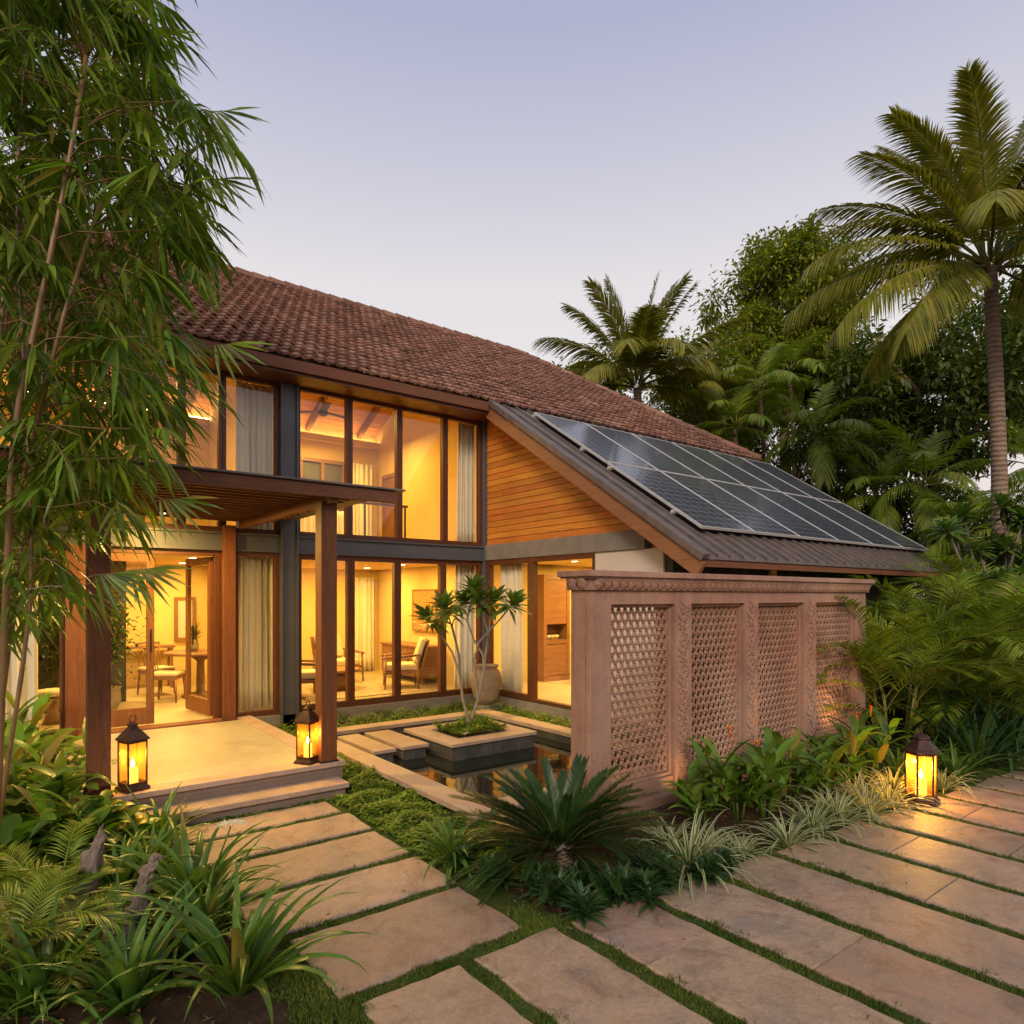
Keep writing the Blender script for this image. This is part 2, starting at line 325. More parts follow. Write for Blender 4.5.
# ---------------------------------------------------------------- mesh helpers
class MB:
    def __init__(s): s.v = []; s.f = []; s.m = []
    def add(s, vs, fs, mi=0):
        k = len(s.v); s.v.extend([tuple(p) for p in vs]); s.f.extend([tuple(i + k for i in q) for q in fs]); s.m.extend([mi] * len(fs)); return s
    def box(s, x0, x1, y0, y1, z0, z1, mi=0):
        vs = [(x, y, z) for z in (z0, z1) for y in (y0, y1) for x in (x0, x1)]
        return s.add(vs, [(0, 2, 3, 1), (4, 5, 7, 6), (0, 1, 5, 4), (2, 6, 7, 3), (0, 4, 6, 2), (1, 3, 7, 5)], mi)
    def bar(s, a, b, w, h, up=(0, 0, 1), mi=0):        # box from a to b, w wide, h high
        a = Vector(a); b = Vector(b); d = (b - a).normalized(); u = Vector(up)
        x = d.cross(u).normalized(); y = x.cross(d).normalized()
        vs = []
        for p in (a, b):
            for i, j in ((-1, -1), (1, -1), (1, 1), (-1, 1)): vs.append(p + x * (i * w / 2) + y * (j * h / 2))
        return s.add(vs, [(3, 2, 1, 0), (4, 5, 6, 7), (0, 1, 5, 4), (1, 2, 6, 5), (2, 3, 7, 6), (3, 0, 4, 7)], mi)
    def tube(s, pts, rad, n=6, mi=0, cap=True):
        pts = [Vector(p) for p in pts]; rings = []; vs = []; fs = []
        if not hasattr(rad, '__len__'): rad = [rad] * len(pts)
        ref = Vector((0.3, 0.9, 0.2))
        for i, p in enumerate(pts):
            d = (pts[min(i + 1, len(pts) - 1)] - pts[max(i - 1, 0)]).normalized()
            x = d.cross(ref); x = x.normalized() if x.length > 1e-4 else Vector((1, 0, 0)); y = d.cross(x)
            for k in range(n):
                t = 2 * math.pi * k / n; vs.append(p + (x * math.cos(t) + y * math.sin(t)) * rad[i])
        for i in range(len(pts) - 1):
            for k in range(n):
                k2 = (k + 1) % n; fs.append((i * n + k, i * n + k2, (i + 1) * n + k2, (i + 1) * n + k))
        if cap: fs.append(tuple(range(n))[::-1]); fs.append(tuple(range((len(pts) - 1) * n, len(pts) * n)))
        return s.add(vs, fs, mi)
    def lathe(s, prof, c=(0, 0), n=16, mi=0, ph=0.0, sq=0):   # prof: (r,z)
        vs = []; fs = []
        for r, z in prof:
            for k in range(n):
                t = 2 * math.pi * k / n + ph; vs.append((c[0] + r * math.cos(t), c[1] + r * math.sin(t), z))
        for i in range(len(prof) - 1):
            for k in range(n):
                k2 = (k + 1) % n; fs.append((i * n + k, i * n + k2, (i + 1) * n + k2, (i + 1) * n + k))
        fs.append(tuple(range(n))[::-1]); fs.append(tuple(range((len(prof) - 1) * n, len(prof) * n)))
        return s.add(vs, fs, mi)
    def blade(s, base, az, el, L, W, droop=1.0, n=5, fold=0.2, shape='strap', mi=0, edge=None, lean=0.0):
        p = Vector(base); vs = []; fs = []; h = Vector((math.cos(az), math.sin(az), 0)); sd0 = Vector((-math.sin(az), math.cos(az), 0))
        cols = [-1, 0, 1] if edge is None else [-1, -0.45, 0, 0.45, 1]
        nc = len(cols)
        for i in range(n + 1):
            t = i / n
            e_ = el - droop * t * t if shape != 'arch' else el - droop * t
            d = h * math.cos(e_) + Vector((0, 0, 1)) * math.sin(e_)
            up = -h * math.sin(e_) + Vector((0, 0, 1)) * math.cos(e_)
            if i: p = p + d * (L / n) + sd0 * (lean * L / n * t)
            if shape == 'broad': wd = W * (0.12 + math.sin(min(1, t * 1.02) * math.pi) ** 0.8 * 0.95) * (1 if t > 0.02 else 0.3)
            elif shape == 'lance': wd = W * max(0.03, math.sin(math.pi * (0.12 + 0.88 * t)) ** 0.9)
            else: wd = W * (0.7 + 0.3 * math.sin(math.pi * min(1, t * 1.6))) * (1 - t ** 3.0) + W * 0.02
            for c in cols:
                vs.append(p + sd0 * (c * wd / 2) + up * (abs(c) * wd * fold))
        for i in range(n):
            for k in range(nc - 1):
                a = i * nc + k; fs.append((a, a + 1, a + nc + 1, a + nc))
        base_i = len(s.v); s.v.extend([tuple(q) for q in vs])
        for j, q in enumerate(fs):
            s.f.append(tuple(i + base_i for i in q)); k = j % (nc - 1)
            s.m.append(edge if (edge is not None and k in (0, nc - 2)) else mi)
        return p
    def leafd(s, p, d, up, L, W, mi=0, fold=0.15, bend=0.25, n=3):   # leaf along direction d
        d = Vector(d).normalized(); sd = d.cross(Vector(up)); sd = sd.normalized() if sd.length > 1e-3 else Vector((1, 0, 0)); u = sd.cross(d)
        vs = []; p = Vector(p); prof = {2: (0.25, 1, 0.0), 3: (0.3, 1, 0.62, 0.0), 4: (0.25, 0.9, 1, 0.6, 0.0)}[n]
        for i in range(n + 1):
            t = i / n; c = p + d * (L * t) - Vector((0, 0, 1)) * (bend * L * t * t); wd = W * prof[i] / 2
            if i == n: vs.append(c)
            else: vs.extend((c - sd * wd + u * (wd * fold), c, c + sd * wd + u * (wd * fold)))
        fs = []
        for i in range(n):
            a = 3 * i
            if i == n - 1: fs += [(a, a + 1, a + 3), (a + 1, a + 2, a + 3)]
            else: fs += [(a, a + 1, a + 4, a + 3), (a + 1, a + 2, a + 5, a + 4)]
        s.add(vs, fs, mi)
    def mesh(s, name, mats, smooth=False, org=(0, 0, 0)):
        me = bpy.data.meshes.new(name); ox, oy, oz = org
        me.from_pydata([(x - ox, y - oy, z - oz) for x, y, z in s.v], [], s.f)
        for m in (mats if isinstance(mats, (list, tuple)) else [mats]): me.materials.append(M[m] if isinstance(m, str) else m)
        me.polygons.foreach_set('material_index', s.m)
        if smooth: me.polygons.foreach_set('use_smooth', [True] * len(s.f))
        me.update(); return me
def worldloc(o):
    l = Vector((0, 0, 0))
    while o is not None: l += o.location; o = o.parent
    return l
def build(mb, name, mats, parent=None, smooth=False, org=None, bevel=0.0):
    if parent is not None: org = worldloc(parent)
    elif org is None: org = Vector((0, 0, 0))
    o = bpy.data.objects.new(name, mb.mesh(name, mats, smooth, org)); col.objects.link(o)
    if parent is not None: o.parent = parent
    else: o.location = org
    if bevel:
        b = o.modifiers.new('bevel', 'BEVEL'); b.width = bevel; b.segments = 2; b.limit_method = 'ANGLE'
    return o
def tag(o, label=None, cat=None, group=None, kind=None):
    if label: o['label'] = label
    if cat: o['category'] = cat
    if group: o['group'] = group
    if kind: o['kind'] = kind
    return o
def thing(name, label, cat, loc=(0, 0, 0), group=None, rz=0.0):
    o = bpy.data.objects.new(name, None); col.objects.link(o); o.location = loc; o.rotation_euler = (0, 0, rz)
    return tag(o, label, cat, group)
def dup(root, loc, rz=0.0, sc=1.0, label=None, group=None, tilt=(0, 0)):
    def rec(o, par):
        c = o.copy(); col.objects.link(c); c.parent = par
        for ch in [k for k in bpy.data.objects if k.parent == o]: rec(ch, c)
        return c
    r = rec(root, None); r.location = loc; r.rotation_euler = (tilt[0], tilt[1], rz); r.scale = (sc, sc, sc)
    if label: r['label'] = label
    if group: r['group'] = group
    return r
class Kind:                                  # first use moves the prototype, later uses copy it
    def __init__(s, maker): s.maker = maker; s.proto = None; s.used = False
    def put(s, loc, rz, sc, label, group=None, tilt=(0, 0)):
        if s.proto is None: s.proto = s.maker()
        if not s.used:
            o = s.proto; s.used = True; o.location = loc; o.rotation_euler = (tilt[0], tilt[1], rz); o.scale = (sc, sc, sc)
            o['label'] = label
            if group: o['group'] = group
            return o
        return dup(s.proto, loc, rz, sc, label, group, tilt)
# ================================================================ SETTING
def structure(mb, name, mats, org=None, smooth=False, bevel=0.0):
    return tag(build(mb, name, mats, None, smooth, org, bevel), kind='structure')
PX0, PX1, PY0, PY1 = 3.52, 6.22, 5.0, 8.85           # water basin
g = MB()
xs = [-300, PX0 - 0.1, PX1 + 0.1, 300]; ys = [-200, PY0 - 0.1, PY1 + 0.1, 400]
for i in range(3):
    for j in range(3):
        if i == 1 and j == 1: continue
        g.add([(xs[i], ys[j], 0), (xs[i + 1], ys[j], 0), (xs[i + 1], ys[j + 1], 0), (xs[i], ys[j + 1], 0)], [(0, 1, 2, 3)])
structure(g, 'ground', 'soil')
# --- stone path: slabs as separate blocks with irregular edges
rs = random.Random(4)
def slab(x0, x1, y0, y1, z=0.03, cut=None):
    m = MB(); n = 9; jit = 0.009
    pts = []
    def side(ax, ay, bx, by, k):
        for i in range(k):
            t = i / k; pts.append((ax + (bx - ax) * t + rs.uniform(-jit, jit), ay + (by - ay) * t + rs.uniform(-jit, jit)))
    lx = max(3, int((x1 - x0) / 0.09)); ly = max(3, int((y1 - y0) / 0.09))
    side(x0, y0, x1, y0, lx); side(x1, y0, x1, y1, ly); side(x1, y1, x0, y1, lx); side(x0, y1, x0, y0, ly)
    if cut is not None: pts = [(x, cut if abs(y - cut) < 0.012 else y) for x, y in pts]
    k = len(pts); cx = (x0 + x1) / 2; cy = (y0 + y1) / 2; dz = rs.uniform(-0.002, 0.002)
    sx = 1 - 0.012 / (x1 - x0) * 2; sy = 1 - 0.012 / (y1 - y0) * 2
    vs = [(x, y, -0.03) for x, y in pts] + [(x, y, z - 0.008 + dz) for x, y in pts] + [(cx + (x - cx) * sx, (cy + (y - cy) * sy) if cut is None or abs(y - cut) > .001 else y + (.003 if cy > y else -.003), z + dz) for x, y in pts]
    fs = [tuple(range(2 * k, 3 * k))]
    for i in range(k):
        j = (i + 1) % k
        fs += [(i, j, j + k, i + k), (i + k, j + k, j + 2 * k, i + 2 * k)]
    m.add(vs, fs)
    structure(m, 'paving_slab', 'slab', org=Vector((cx, cy, 0)))
AX0, AX1 = 1.16, 2.5                                    # walk to the porch, slabs lie across it
for y0, y1 in ((5.81, 6.19), (5.24, 5.72), (4.55, 5.15), (3.90, 4.46), (3.11, 3.81)):
    slab((1.33 if y0 < 3.5 else AX0) + rs.uniform(-.04, .04), AX1 + rs.uniform(-0.02, 0.03), y0, y1)
PITCH = 0.672
cracks = {-4: [1.9], -3: [2.1], -2: [1.9], -1: [1.55], 0: [2.38], 1: [1.81], 2: [2.33], 3: [1.78], 4: [2.28], 5: [1.7], 6: [2.24], 7: [1.6], 8: [2.1], 9: [1.7], 10: [2.0], 11: [1.6], 12: [2.1], 13: [1.7], 14: [2.0]}
for k in range(-2, 22):
    xa = 2.755 + PITCH * k - 0.012 - (0 if k >= 0 else 0.02 ); xb = xa + PITCH - 0.10
    ye = 2.98 - 0.052 * max(0, k) if k >= 0 else 3.0
    c = cracks.get(k, [1.9])[0]
    if k < -1: ye = 3.0
    slab(xa, xb, c + 0.003, ye, cut=c + .003); slab(xa, xb, -0.4, c - 0.003, cut=c - .003)
    slab(xa, xb, -2.6, -0.41)
# --- grassy moss in the joints
ms = MB(); rm = random.Random(9)
ms.add([(AX0 - .05, 3.0, 0.012), (2.75, 3.0, 0.012), (2.58, 6.25, 0.012), (AX0 - .05, 6.25, 0.012)], [(0, 1, 2, 3)])
ms.add([(1.25, -2.7, 0.011), (17.5, -2.7, 0.011), (17.5, 2.3, 0.011), (2.7, 3.06, 0.011), (1.25, 3.12, 0.011)], [(0, 1, 2, 3, 4)])
structure(ms, 'joint_ground', 'moss')
gb = MB()
def tuft(x, y, z=0.012, h=0.03, k=3):
    for _ in range(k):
        a = rm.uniform(0, 6.28); hh = h * rm.uniform(0.5, 1.2); w_ = rm.uniform(0.0025, 0.005); l = rm.uniform(0, 0.7) * hh
        xx = x + rm.uniform(-.012, .012); yy = y + rm.uniform(-.012, .012)
        gb.add([(xx - math.cos(a) * w_, yy - math.sin(a) * w_, z), (xx + math.cos(a) * w_, yy + math.sin(a) * w_, z), (xx + l * math.sin(a), yy + l * math.cos(a), z + hh)], [(0, 1, 2)])
def strip(x0, x1, y0, y1, dens):
    for _ in range(int(abs((x1 - x0) * (y1 - y0)) * dens)):
        x, y = rm.uniform(x0 - .012, x1 + .012), rm.uniform(y0, y1); f = math.sin(x * 7 + y * 5) * math.sin(y * 9 - x * 3) + .5 * math.sin(y * 31 + x * 17)
        if f < -.55 and rm.random() < .8: continue
        tuft(x, y, k=4, h=0.019 + .012 * max(0, f) + (.02 if rm.random() < .03 else 0))
for y0, y1 in ((5.70, 5.80), (5.12, 5.22), (4.45, 4.55), (3.82, 3.93)): strip(AX0, 2.5, y0 - .01, y1 + .01, 2600)
strip(1.2, 2.75, 2.99, 3.14, 5000)
strip(AX0, 2.5, 6.19, 6.28, 2500)
for k in range(-2, 15):
    xa = 2.755 + PITCH * k - 0.125
    d = 5000 if k < 4 else 2600 if k < 8 else 1200
    strip(xa - .01, xa + 0.135, (0.9 if k < 3 else 0.6), 3.02 - .04 * max(0, k), d)
strip(2.5, 2.68, 2.9, 3.35, 3500); strip(1.20, 1.42, 2.3, 3.05, 5000); strip(1.08, 1.34, 3.0, 3.95, 5000)
tag(build(gb, 'joint_grass', 'grass'), kind='stuff', label='short moss and grass growing in the joints between paving slabs')

# ================================================================ POOL
zc = 0.12
pool = thing('garden_pool', 'rectangular dark stone pool with sandstone coping beside the porch', 'pool', (PX0, PY1, 0))
c = MB()
c.box(PX0 - 0.27, PX0, PY0 - .27, PY1 + 0.27, 0.06, zc); c.box(PX1, PX1 + 0.27, PY0 - .27, PY1 + 0.27, 0.06, zc)
c.box(PX0, PX1, PY1, PY1 + 0.27, 0.06, zc - .001); c.box(PX0, PX1, PY0 - 0.27, PY0, 0.06, zc - .001)
build(c, 'coping', 'coping', pool, bevel=0.008)
c = MB()
c.box(PX0 - 0.14, PX0 - 0.02, PY0 - .14, PY1 + 0.14, -0.6, 0.059); c.box(PX1 + .02, PX1 + 0.14, PY0 - .14, PY1 + 0.14, -0.6, 0.059)
c.box(PX0 - .02, PX1 + .02, PY1 + .02, PY1 + 0.14, -0.6, 0.058); c.box(PX0 - .02, PX1 + .02, PY0 - 0.14, PY0 - .02, -0.6, 0.058)
c.box(PX0 - .02, PX1 + .02, PY0 - .02, PY1 + .02, -0.62, -0.58)
build(c, 'basin', 'darkstone', pool)
wt = MB(); wt.add([(PX0 - .02, PY0 - .02, -0.04), (PX1 + .02, PY0 - .02, -0.04), (PX1 + .02, PY1 + .02, -0.04), (PX0 - .02, PY1 + .02, -0.04)], [(0, 1, 2, 3)])
structure(wt, 'pool_water', 'water')
for (x0, x1, lb) in ((3.57, 3.87, 'stepping block in the pool next to the porch coping'), (3.96, 4.33, 'stepping block in the pool next to the square planter')):
    t = thing('stepping_block', lb, 'stepping stone', ((x0 + x1) / 2, 7.9, 0), 'stepping blocks across the pool')
    c = MB(); c.box(x0, x1, 7.36, 8.47, 0.09, 0.135); build(c, 'top_slab', 'coping', t, bevel=0.006)
    c = MB(); c.box(x0 + .03, x1 - .03, 7.39, 8.44, -0.5, 0.089); build(c, 'base_block', 'darkstone', t)
QX0, QX1, QY0, QY1 = 4.42, 5.78, 6.95, 8.2
pl = thing('square_planter', 'square stone planter rising from the pool with a frangipani in it', 'planter', ((QX0 + QX1) / 2, (QY0 + QY1) / 2, 0))
c = MB(); k = 0.27
c.box(QX0, QX1, QY0, QY0 + k, 0.13, 0.175); c.box(QX0, QX1, QY1 - k, QY1, 0.13, 0.175)
c.box(QX0, QX0 + k, QY0 + k, QY1 - k, 0.13, 0.1745); c.box(QX1 - k, QX1, QY0 + k, QY1 - k, 0.13, 0.1745)
build(c, 'rim', 'coping', pl, bevel=0.006)
c = MB(); c.box(QX0 + .03, QX1 - .03, QY0 + .03, QY1 - .03, -0.5, 0.129); build(c, 'base_block', 'darkstone', pl)

# ================================================================ PORCH
po = thing('entrance_porch', 'raised stone porch with two wide steps before the open door', 'porch', (1.5, 6.3, 0))
c = MB(); bx = 0.22
c.box(0.42, 2.85, 6.53, 6.53 + bx, 0.25, 0.30); c.box(2.85 - bx, 2.85, 6.53 + bx, 9.86, 0.25, 0.2995)
build(c, 'border', 'coping', po, bevel=0.006)
c = MB(); c.box(0.42, 2.85 - bx - .003, 6.53 + bx + .003, 9.60, 0.2, 0.296); build(c, 'floor_slab', 'deck', po)
c = MB(); c.box(0.75, 2.40, 9.605, 9.84, 0.2, 0.318); build(c, 'threshold_board', 'wood_x', po, bevel=0.006)
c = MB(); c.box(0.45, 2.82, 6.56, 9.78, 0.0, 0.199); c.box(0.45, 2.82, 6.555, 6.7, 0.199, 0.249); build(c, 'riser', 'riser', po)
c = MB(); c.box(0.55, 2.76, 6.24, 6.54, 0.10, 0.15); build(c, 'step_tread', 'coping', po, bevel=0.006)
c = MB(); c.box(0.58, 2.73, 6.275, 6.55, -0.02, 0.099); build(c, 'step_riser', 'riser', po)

# ================================================================ HOUSE
FYW = 9.9; WX = 7.0
ho = thing('house', 'two storey villa with tiled roof, teak windows and a low side wing', 'house', (3.4, 10, 0))
def hp(mb, name, mat, smooth=False, bevel=0.0, parent=None): return build(mb, name, mat, parent or ho, smooth, bevel=bevel)
# slabs and walls
c = MB(); c.box(-3, 17, 9.86, 18.3, 0.02, 0.30); c.box(7.02, 14.2, 5.77, 9.86, 0.02, 0.2995); hp(c, 'floor', 'floor')
c = MB(); c.box(-3, 6.99, 9.80, 9.858, 0.0, 0.26); c.box(6.93, 7.018, 5.72, 9.80, 0.0, 0.26); hp(c, 'plinth', 'plinth')
c = MB(); c.box(-3, 2.9, 10.05, 14.3, 2.62, 2.93); c.box(2.9, 6.9, 10.9, 14.3, 2.62, 2.93); c.box(2.9, 6.9, 10.05, 10.9, 2.62, 2.929); hp(c, 'upper_floor', 'cream')
c = MB(); c.box(-3.2, 7.15, 14.2, 14.4, 0.3, 6.1); hp(c, 'inner_wall', 'cream')
def prism(x0, x1, yz):
    m = MB(); k = len(yz); vs = [(x0, y, z) for y, z in yz] + [(x1, y, z) for y, z in yz]
    return m.add(vs, [tuple(range(k))[::-1], tuple(range(k, 2 * k))] + [(i, (i + 1) % k, (i + 1) % k + k, i + k) for i in range(k)])
hp(prism(6.95, 7.15, [(9.995, .3), (14.2, .3), (14.2, 5.76), (12, 6.83), (9.995, 5.56)]), 'inner_wall', 'cream')
hp(prism(3.3, 3.45, [(10.5, 2.93), (14.19, 2.93), (14.19, 5.76), (12, 6.83), (10.5, 5.86)]), 'inner_wall', 'cream')
c = MB(); c.box(3.3, 3.45, 12.4, 14.19, 0.3, 2.62); hp(c, 'inner_wall', 'cream')
hp(prism(-3.2, -3.0, [(9.86, 0), (18.3, 0), (18.3, 5.7), (14.5, 8.55), (9.86, 5.55)]), 'outer_wall', 'white')
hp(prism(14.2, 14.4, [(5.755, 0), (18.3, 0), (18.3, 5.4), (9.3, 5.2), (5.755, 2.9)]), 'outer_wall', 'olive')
c = MB(); c.box(-3.0, 14.2, 18.2, 18.3, 0.3, 5.6); hp(c, 'outer_wall', 'white')
c = MB(); c.box(7.15, 14.2, 10.5, 10.65, 0.3, 6.0); hp(c, 'inner_wall', 'cream')
c = MB(); c.box(7.16, 14.19, 5.76, 10.49, 2.66, 2.72); hp(c, 'ceiling', 'cream')
# front wall of the wing with a small lit window
c = MB(); c.box(WX, 9.25, 5.62, 5.75, 0.0, 2.85); c.box(9.25, 9.55, 5.62, 5.75, 0.0, 2.0); c.box(9.55, 14.4, 5.62, 5.75, 0.0, 2.85); c.box(9.25, 9.55, 5.62, 5.75, 2.45, 2.85)
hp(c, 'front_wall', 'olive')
# steel columns and beams
c = MB(); X = FX(287); c.box(X - 0.10, X + 0.10, 9.80, 9.98, 0.0, 5.2); hp(c, 'steel_column', 'steel', bevel=0.004)
c = MB(); c.box(X + 0.10, X + 0.13, 9.76, 9.99, 0.0, 5.2); c.box(X - 0.13, X - 0.10, 9.76, 9.99, 0.0, 5.2); hp(c, 'column_flange', 'steel')
c = MB(); c.box(6.90, 6.99, 9.80, 9.99, 0.0, 5.2); hp(c, 'steel_column', 'steel', bevel=0.004)
c = MB(); c.box(-3, X - .13, 9.83, 9.97, 2.66, 2.90); c.box(X + .13, 6.90, 9.83, 9.97, 2.66, 2.90); hp(c, 'floor_beam', 'steel')
c = MB(); c.box(-3, X - .13, 9.79, 9.829, 2.885, 2.91); c.box(X + .13, 6.90, 9.79, 9.829, 2.885, 2.91); c.box(-3, X - .13, 9.79, 9.829, 2.65, 2.67); c.box(X + .13, 6.90, 9.79, 9.829, 2.65, 2.67); hp(c, 'beam_flange', 'steel')
c = MB(); c.box(-3, 7.0, 9.84, 9.98, 5.18, 5.56); hp(c, 'head_beam', 'frame')
# wing side wall: concrete beam, cladding boards, white panel
c = MB(); c.box(6.93, 7.08, 6.05, 9.80, 2.66, 2.93); hp(c, 'concrete_beam', 'concrete', bevel=0.005)
yw = WY(597); c = MB(); c.box(6.96, 7.06, 5.75, yw, 0.26, 2.655); hp(c, 'white_panel', 'white')
def zroof(y): return 2.5 + 0.653 * (y - 4.94)
c = MB(); z = 2.935; bh = 0.105; rb = random.Random(2)
while z < 5.35:
    ylo = 4.94 + (z + bh * 0.5 + 0.10 - 2.5) / 0.653
    if ylo < 9.78:
        y = 9.79
        while y > ylo:
            y2 = max(ylo, y - rb.uniform(1.6, 3.2)); 
            c.add([(7.0, y2, z), (7.0, y, z), (7.0, y, z + bh - .006), (7.0, y2, z + bh - .006), (6.965, y2, z), (6.965, y, z), (6.975, y, z + bh - .006), (6.975, y2, z + bh - .006)],
                  [(0, 1, 2, 3), (5, 4, 7, 6), (4, 5, 1, 0), (7, 3, 2, 6), (4, 0, 3, 7), (5, 6, 2, 1)])
            y = y2 - 0.002
    z += bh
hp(c, 'cladding', 'clad')
c = MB(); c.add([(7.02, 5.75, 2.94), (7.02, 9.9, 2.94), (7.02, 9.9, zroof(9.9) - .12), (7.02, 5.75, zroof(5.75) - .12), (7.1, 5.75, 2.94), (7.1, 9.9, 2.94), (7.1, 9.9, zroof(9.9) - .12), (7.1, 5.75, zroof(5.75) - .12)],
               [(0, 3, 2, 1), (4, 5, 6, 7), (0, 1, 5, 4), (1, 2, 6, 5), (2, 3, 7, 6), (3, 0, 4, 7)]); hp(c, 'gable_backing', 'olive')
# ---- roofs
SL = 0.653; CS = 1 / math.sqrt(1 + SL * SL); SN = SL * CS; NRM = Vector((0, -SN, CS)); UPV = Vector((0, CS, SN))
mr = hp(MB().add([(6.72, 4.94, 2.5), (14.78, 4.94, 2.5), (14.78, 9.45, zroof(9.45)), (6.72, 9.45, zroof(9.45)),
                  (6.72, 4.94, 2.46), (14.78, 4.94, 2.46), (14.78, 9.45, zroof(9.45) - .04), (6.72, 9.45, zroof(9.45) - .04)],
                 [(0, 1, 2, 3), (7, 6, 5, 4), (0, 4, 5, 1), (1, 5, 6, 2), (3, 2, 6, 7), (0, 3, 7, 4)]), 'metal_roof', 'metal')
c = MB(); x = 6.98
while x < 14.76:
    c.bar(Vector((x, 4.93, zroof(4.93) + 0.012)), Vector((x, 9.4, zroof(9.4) + .012)), 0.028, 0.05); x += 0.27
hp(c, 'roof_seam', 'metal', parent=mr)
c = MB()
c.bar((6.735, 4.90, zroof(4.90) + 0.02), (6.735, 9.4, zroof(9.4) + 0.02), 0.12, 0.06); c.bar((6.66, 4.90, zroof(4.9) + 0.0), (6.66, 9.4, zroof(9.4) + .0), 0.03, 0.09); hp(c, 'verge_flashing', 'metal', parent=mr, bevel=0.004)
c = MB(); c.bar((6.71, 4.96, zroof(4.96) - 0.19), (6.71, 9.36, zroof(9.36) - .19), 0.06, 0.20); hp(c, 'barge_board', 'barge', bevel=0.004)
c = MB(); c.bar((6.76, 4.99, 2.415), (14.76, 4.99, 2.415), 0.05, 0.09); hp(c, 'eave_board', 'wood_x')
for i in range(10):
    xx = 7.25 + i * 0.8; c = MB(); c.bar((xx, 5.02, zroof(5.02) - .11), (xx, 5.75, zroof(5.75) - .11), 0.06, 0.12); hp(c, 'rafter_tail', 'wood_y')
# tile roof
EY, EZ, RY = 9.35, 5.40, 14.5
def ztile(y): return EZ + SL * (y - EY)
RZ = ztile(RY); HX0, HX1 = 11.3, 14.9; LX = -4.2
c = MB()
c.add([(LX, EY, EZ - .03), (HX1, EY, EZ - .03), (HX0, RY, RZ - .03), (LX, RY, RZ - .03), (LX, EY, EZ - .13), (HX1, EY, EZ - .13), (HX0, RY, RZ - .13), (LX, RY, RZ - .13)],
      [(0, 1, 2, 3), (7, 6, 5, 4), (0, 4, 5, 1), (1, 5, 6, 2), (0, 3, 7, 4)])
c.add([(LX, RY + .01, RZ - .03), (HX0, RY + .01, RZ - .03), (HX1, 2 * RY - EY, EZ), (LX, 2 * RY - EY, EZ)], [(0, 1, 2, 3)])
c.add([(HX1, EY, EZ - .02), (HX1, 2 * RY - EY, EZ - .02), (HX0, RY, RZ - .02)], [(0, 1, 2)])
tr = hp(c, 'tiled_roof', 'tile')
c = MB(); rt = random.Random(5); nrow = 25; ny = (RY - EY) / nrow; tw = 0.172; nu = 6
for r in range(nrow):
    y0 = EY - 0.05 + r * ny
    xh = HX1 + (HX0 - HX1) * max(0, (y0 + ny * 0.4 - EY)) / (RY - EY)
    x = LX + (0 if r % 2 else tw / 2)
    while x < xh:
        lift = 0.050 + rt.uniform(-.010, .010); dy = rt.uniform(-.012, .012) - (.03 if rt.random() < .03 else 0)
        p0 = Vector((x, y0 + dy, ztile(y0 + dy))); vs = []; rk = rt.uniform(-.012, .012)
        for i in range(nu + 1):
            u = i / nu; hgt = 0.028 * abs(math.sin(math.pi * (u * 1.0))) ** 0.8 + 0.010 * math.cos(4 * math.pi * u)
            q = p0 + Vector((u * (tw - 0.006), rk * (u - .5), rk * (u - .5) * SL))
            vs.append(q + NRM * (lift + hgt - 0.04)); vs.append(q + NRM * (lift + hgt)); vs.append(q + UPV * (ny / CS * 1.06) + NRM * (hgt * 0.8))
        fs = []
        for i in range(nu):
            a = 3 * i; fs += [(a, a + 3, a + 4, a + 1), (a + 1, a + 4, a + 5, a + 2)]
        c.add(vs, fs); x += tw
hp(c, 'roof_tile', 'tile', parent=tr)
c = MB()
def caps(a, b, n, rad=0.11):
    a = Vector(a); b = Vector(b)
    for i in range(n):
        p = a + (b - a) * (i / n); q = a + (b - a) * ((i + 1.12) / n); c.tube([p, q], [rad * 1.1, rad * 0.86], 8)
caps((LX, RY, RZ + .01), (HX0, RY, RZ + .01), 46); caps((HX1 + .05, EY - .03, EZ + .02), (HX0, RY, RZ + .02), 20)
hp(c, 'ridge_cap', 'tile', parent=tr)
c = MB(); c.bar((LX, EY - .03, EZ - 0.14), (6.98, EY - .03, EZ - 0.12), 0.05, 0.155); hp(c, 'fascia_board', 'fascia', bevel=0.004)
c = MB(); c.box(LX, 6.98, EY, 9.84, EZ - 0.24, EZ - 0.21); hp(c, 'soffit', 'frame')
# inner ceiling of the upper storey with rafters
c = MB()
for (ya, za, yb, zb) in ((9.99, 5.50, 12.0, 6.80), (12.0, 6.80, 14.21, 5.75)):
    n = 16
    for i in range(n):
        t0, t1 = i / n, (i + 1) / n - 0.004
        A = (ya + (yb - ya) * t0, za + (zb - za) * t0); B = (ya + (yb - ya) * t1, za + (zb - za) * t1)
        c.add([(-3, A[0], A[1]), (6.95, A[0], A[1]), (6.95, B[0], B[1]), (-3, B[0], B[1]), (-3, A[0], A[1] + .03), (6.95, A[0], A[1] + .03), (6.95, B[0], B[1] + .03), (-3, B[0], B[1] + .03)],
              [(0, 1, 2, 3), (4, 7, 6, 5), (0, 4, 5, 1), (2, 6, 7, 3)])
ce = hp(c, 'ceiling', 'ceil')
for i in range(8):
    x = -1.9 + i * 1.2; c = MB(); c.bar((x, 10.0, 5.44), (x, 12.0, 6.73), 0.09, 0.14); c.bar((x, 12.0, 6.73), (x, 14.2, 5.68), 0.09, 0.14)
    hp(c, 'rafter', 'wood_y', parent=ce)
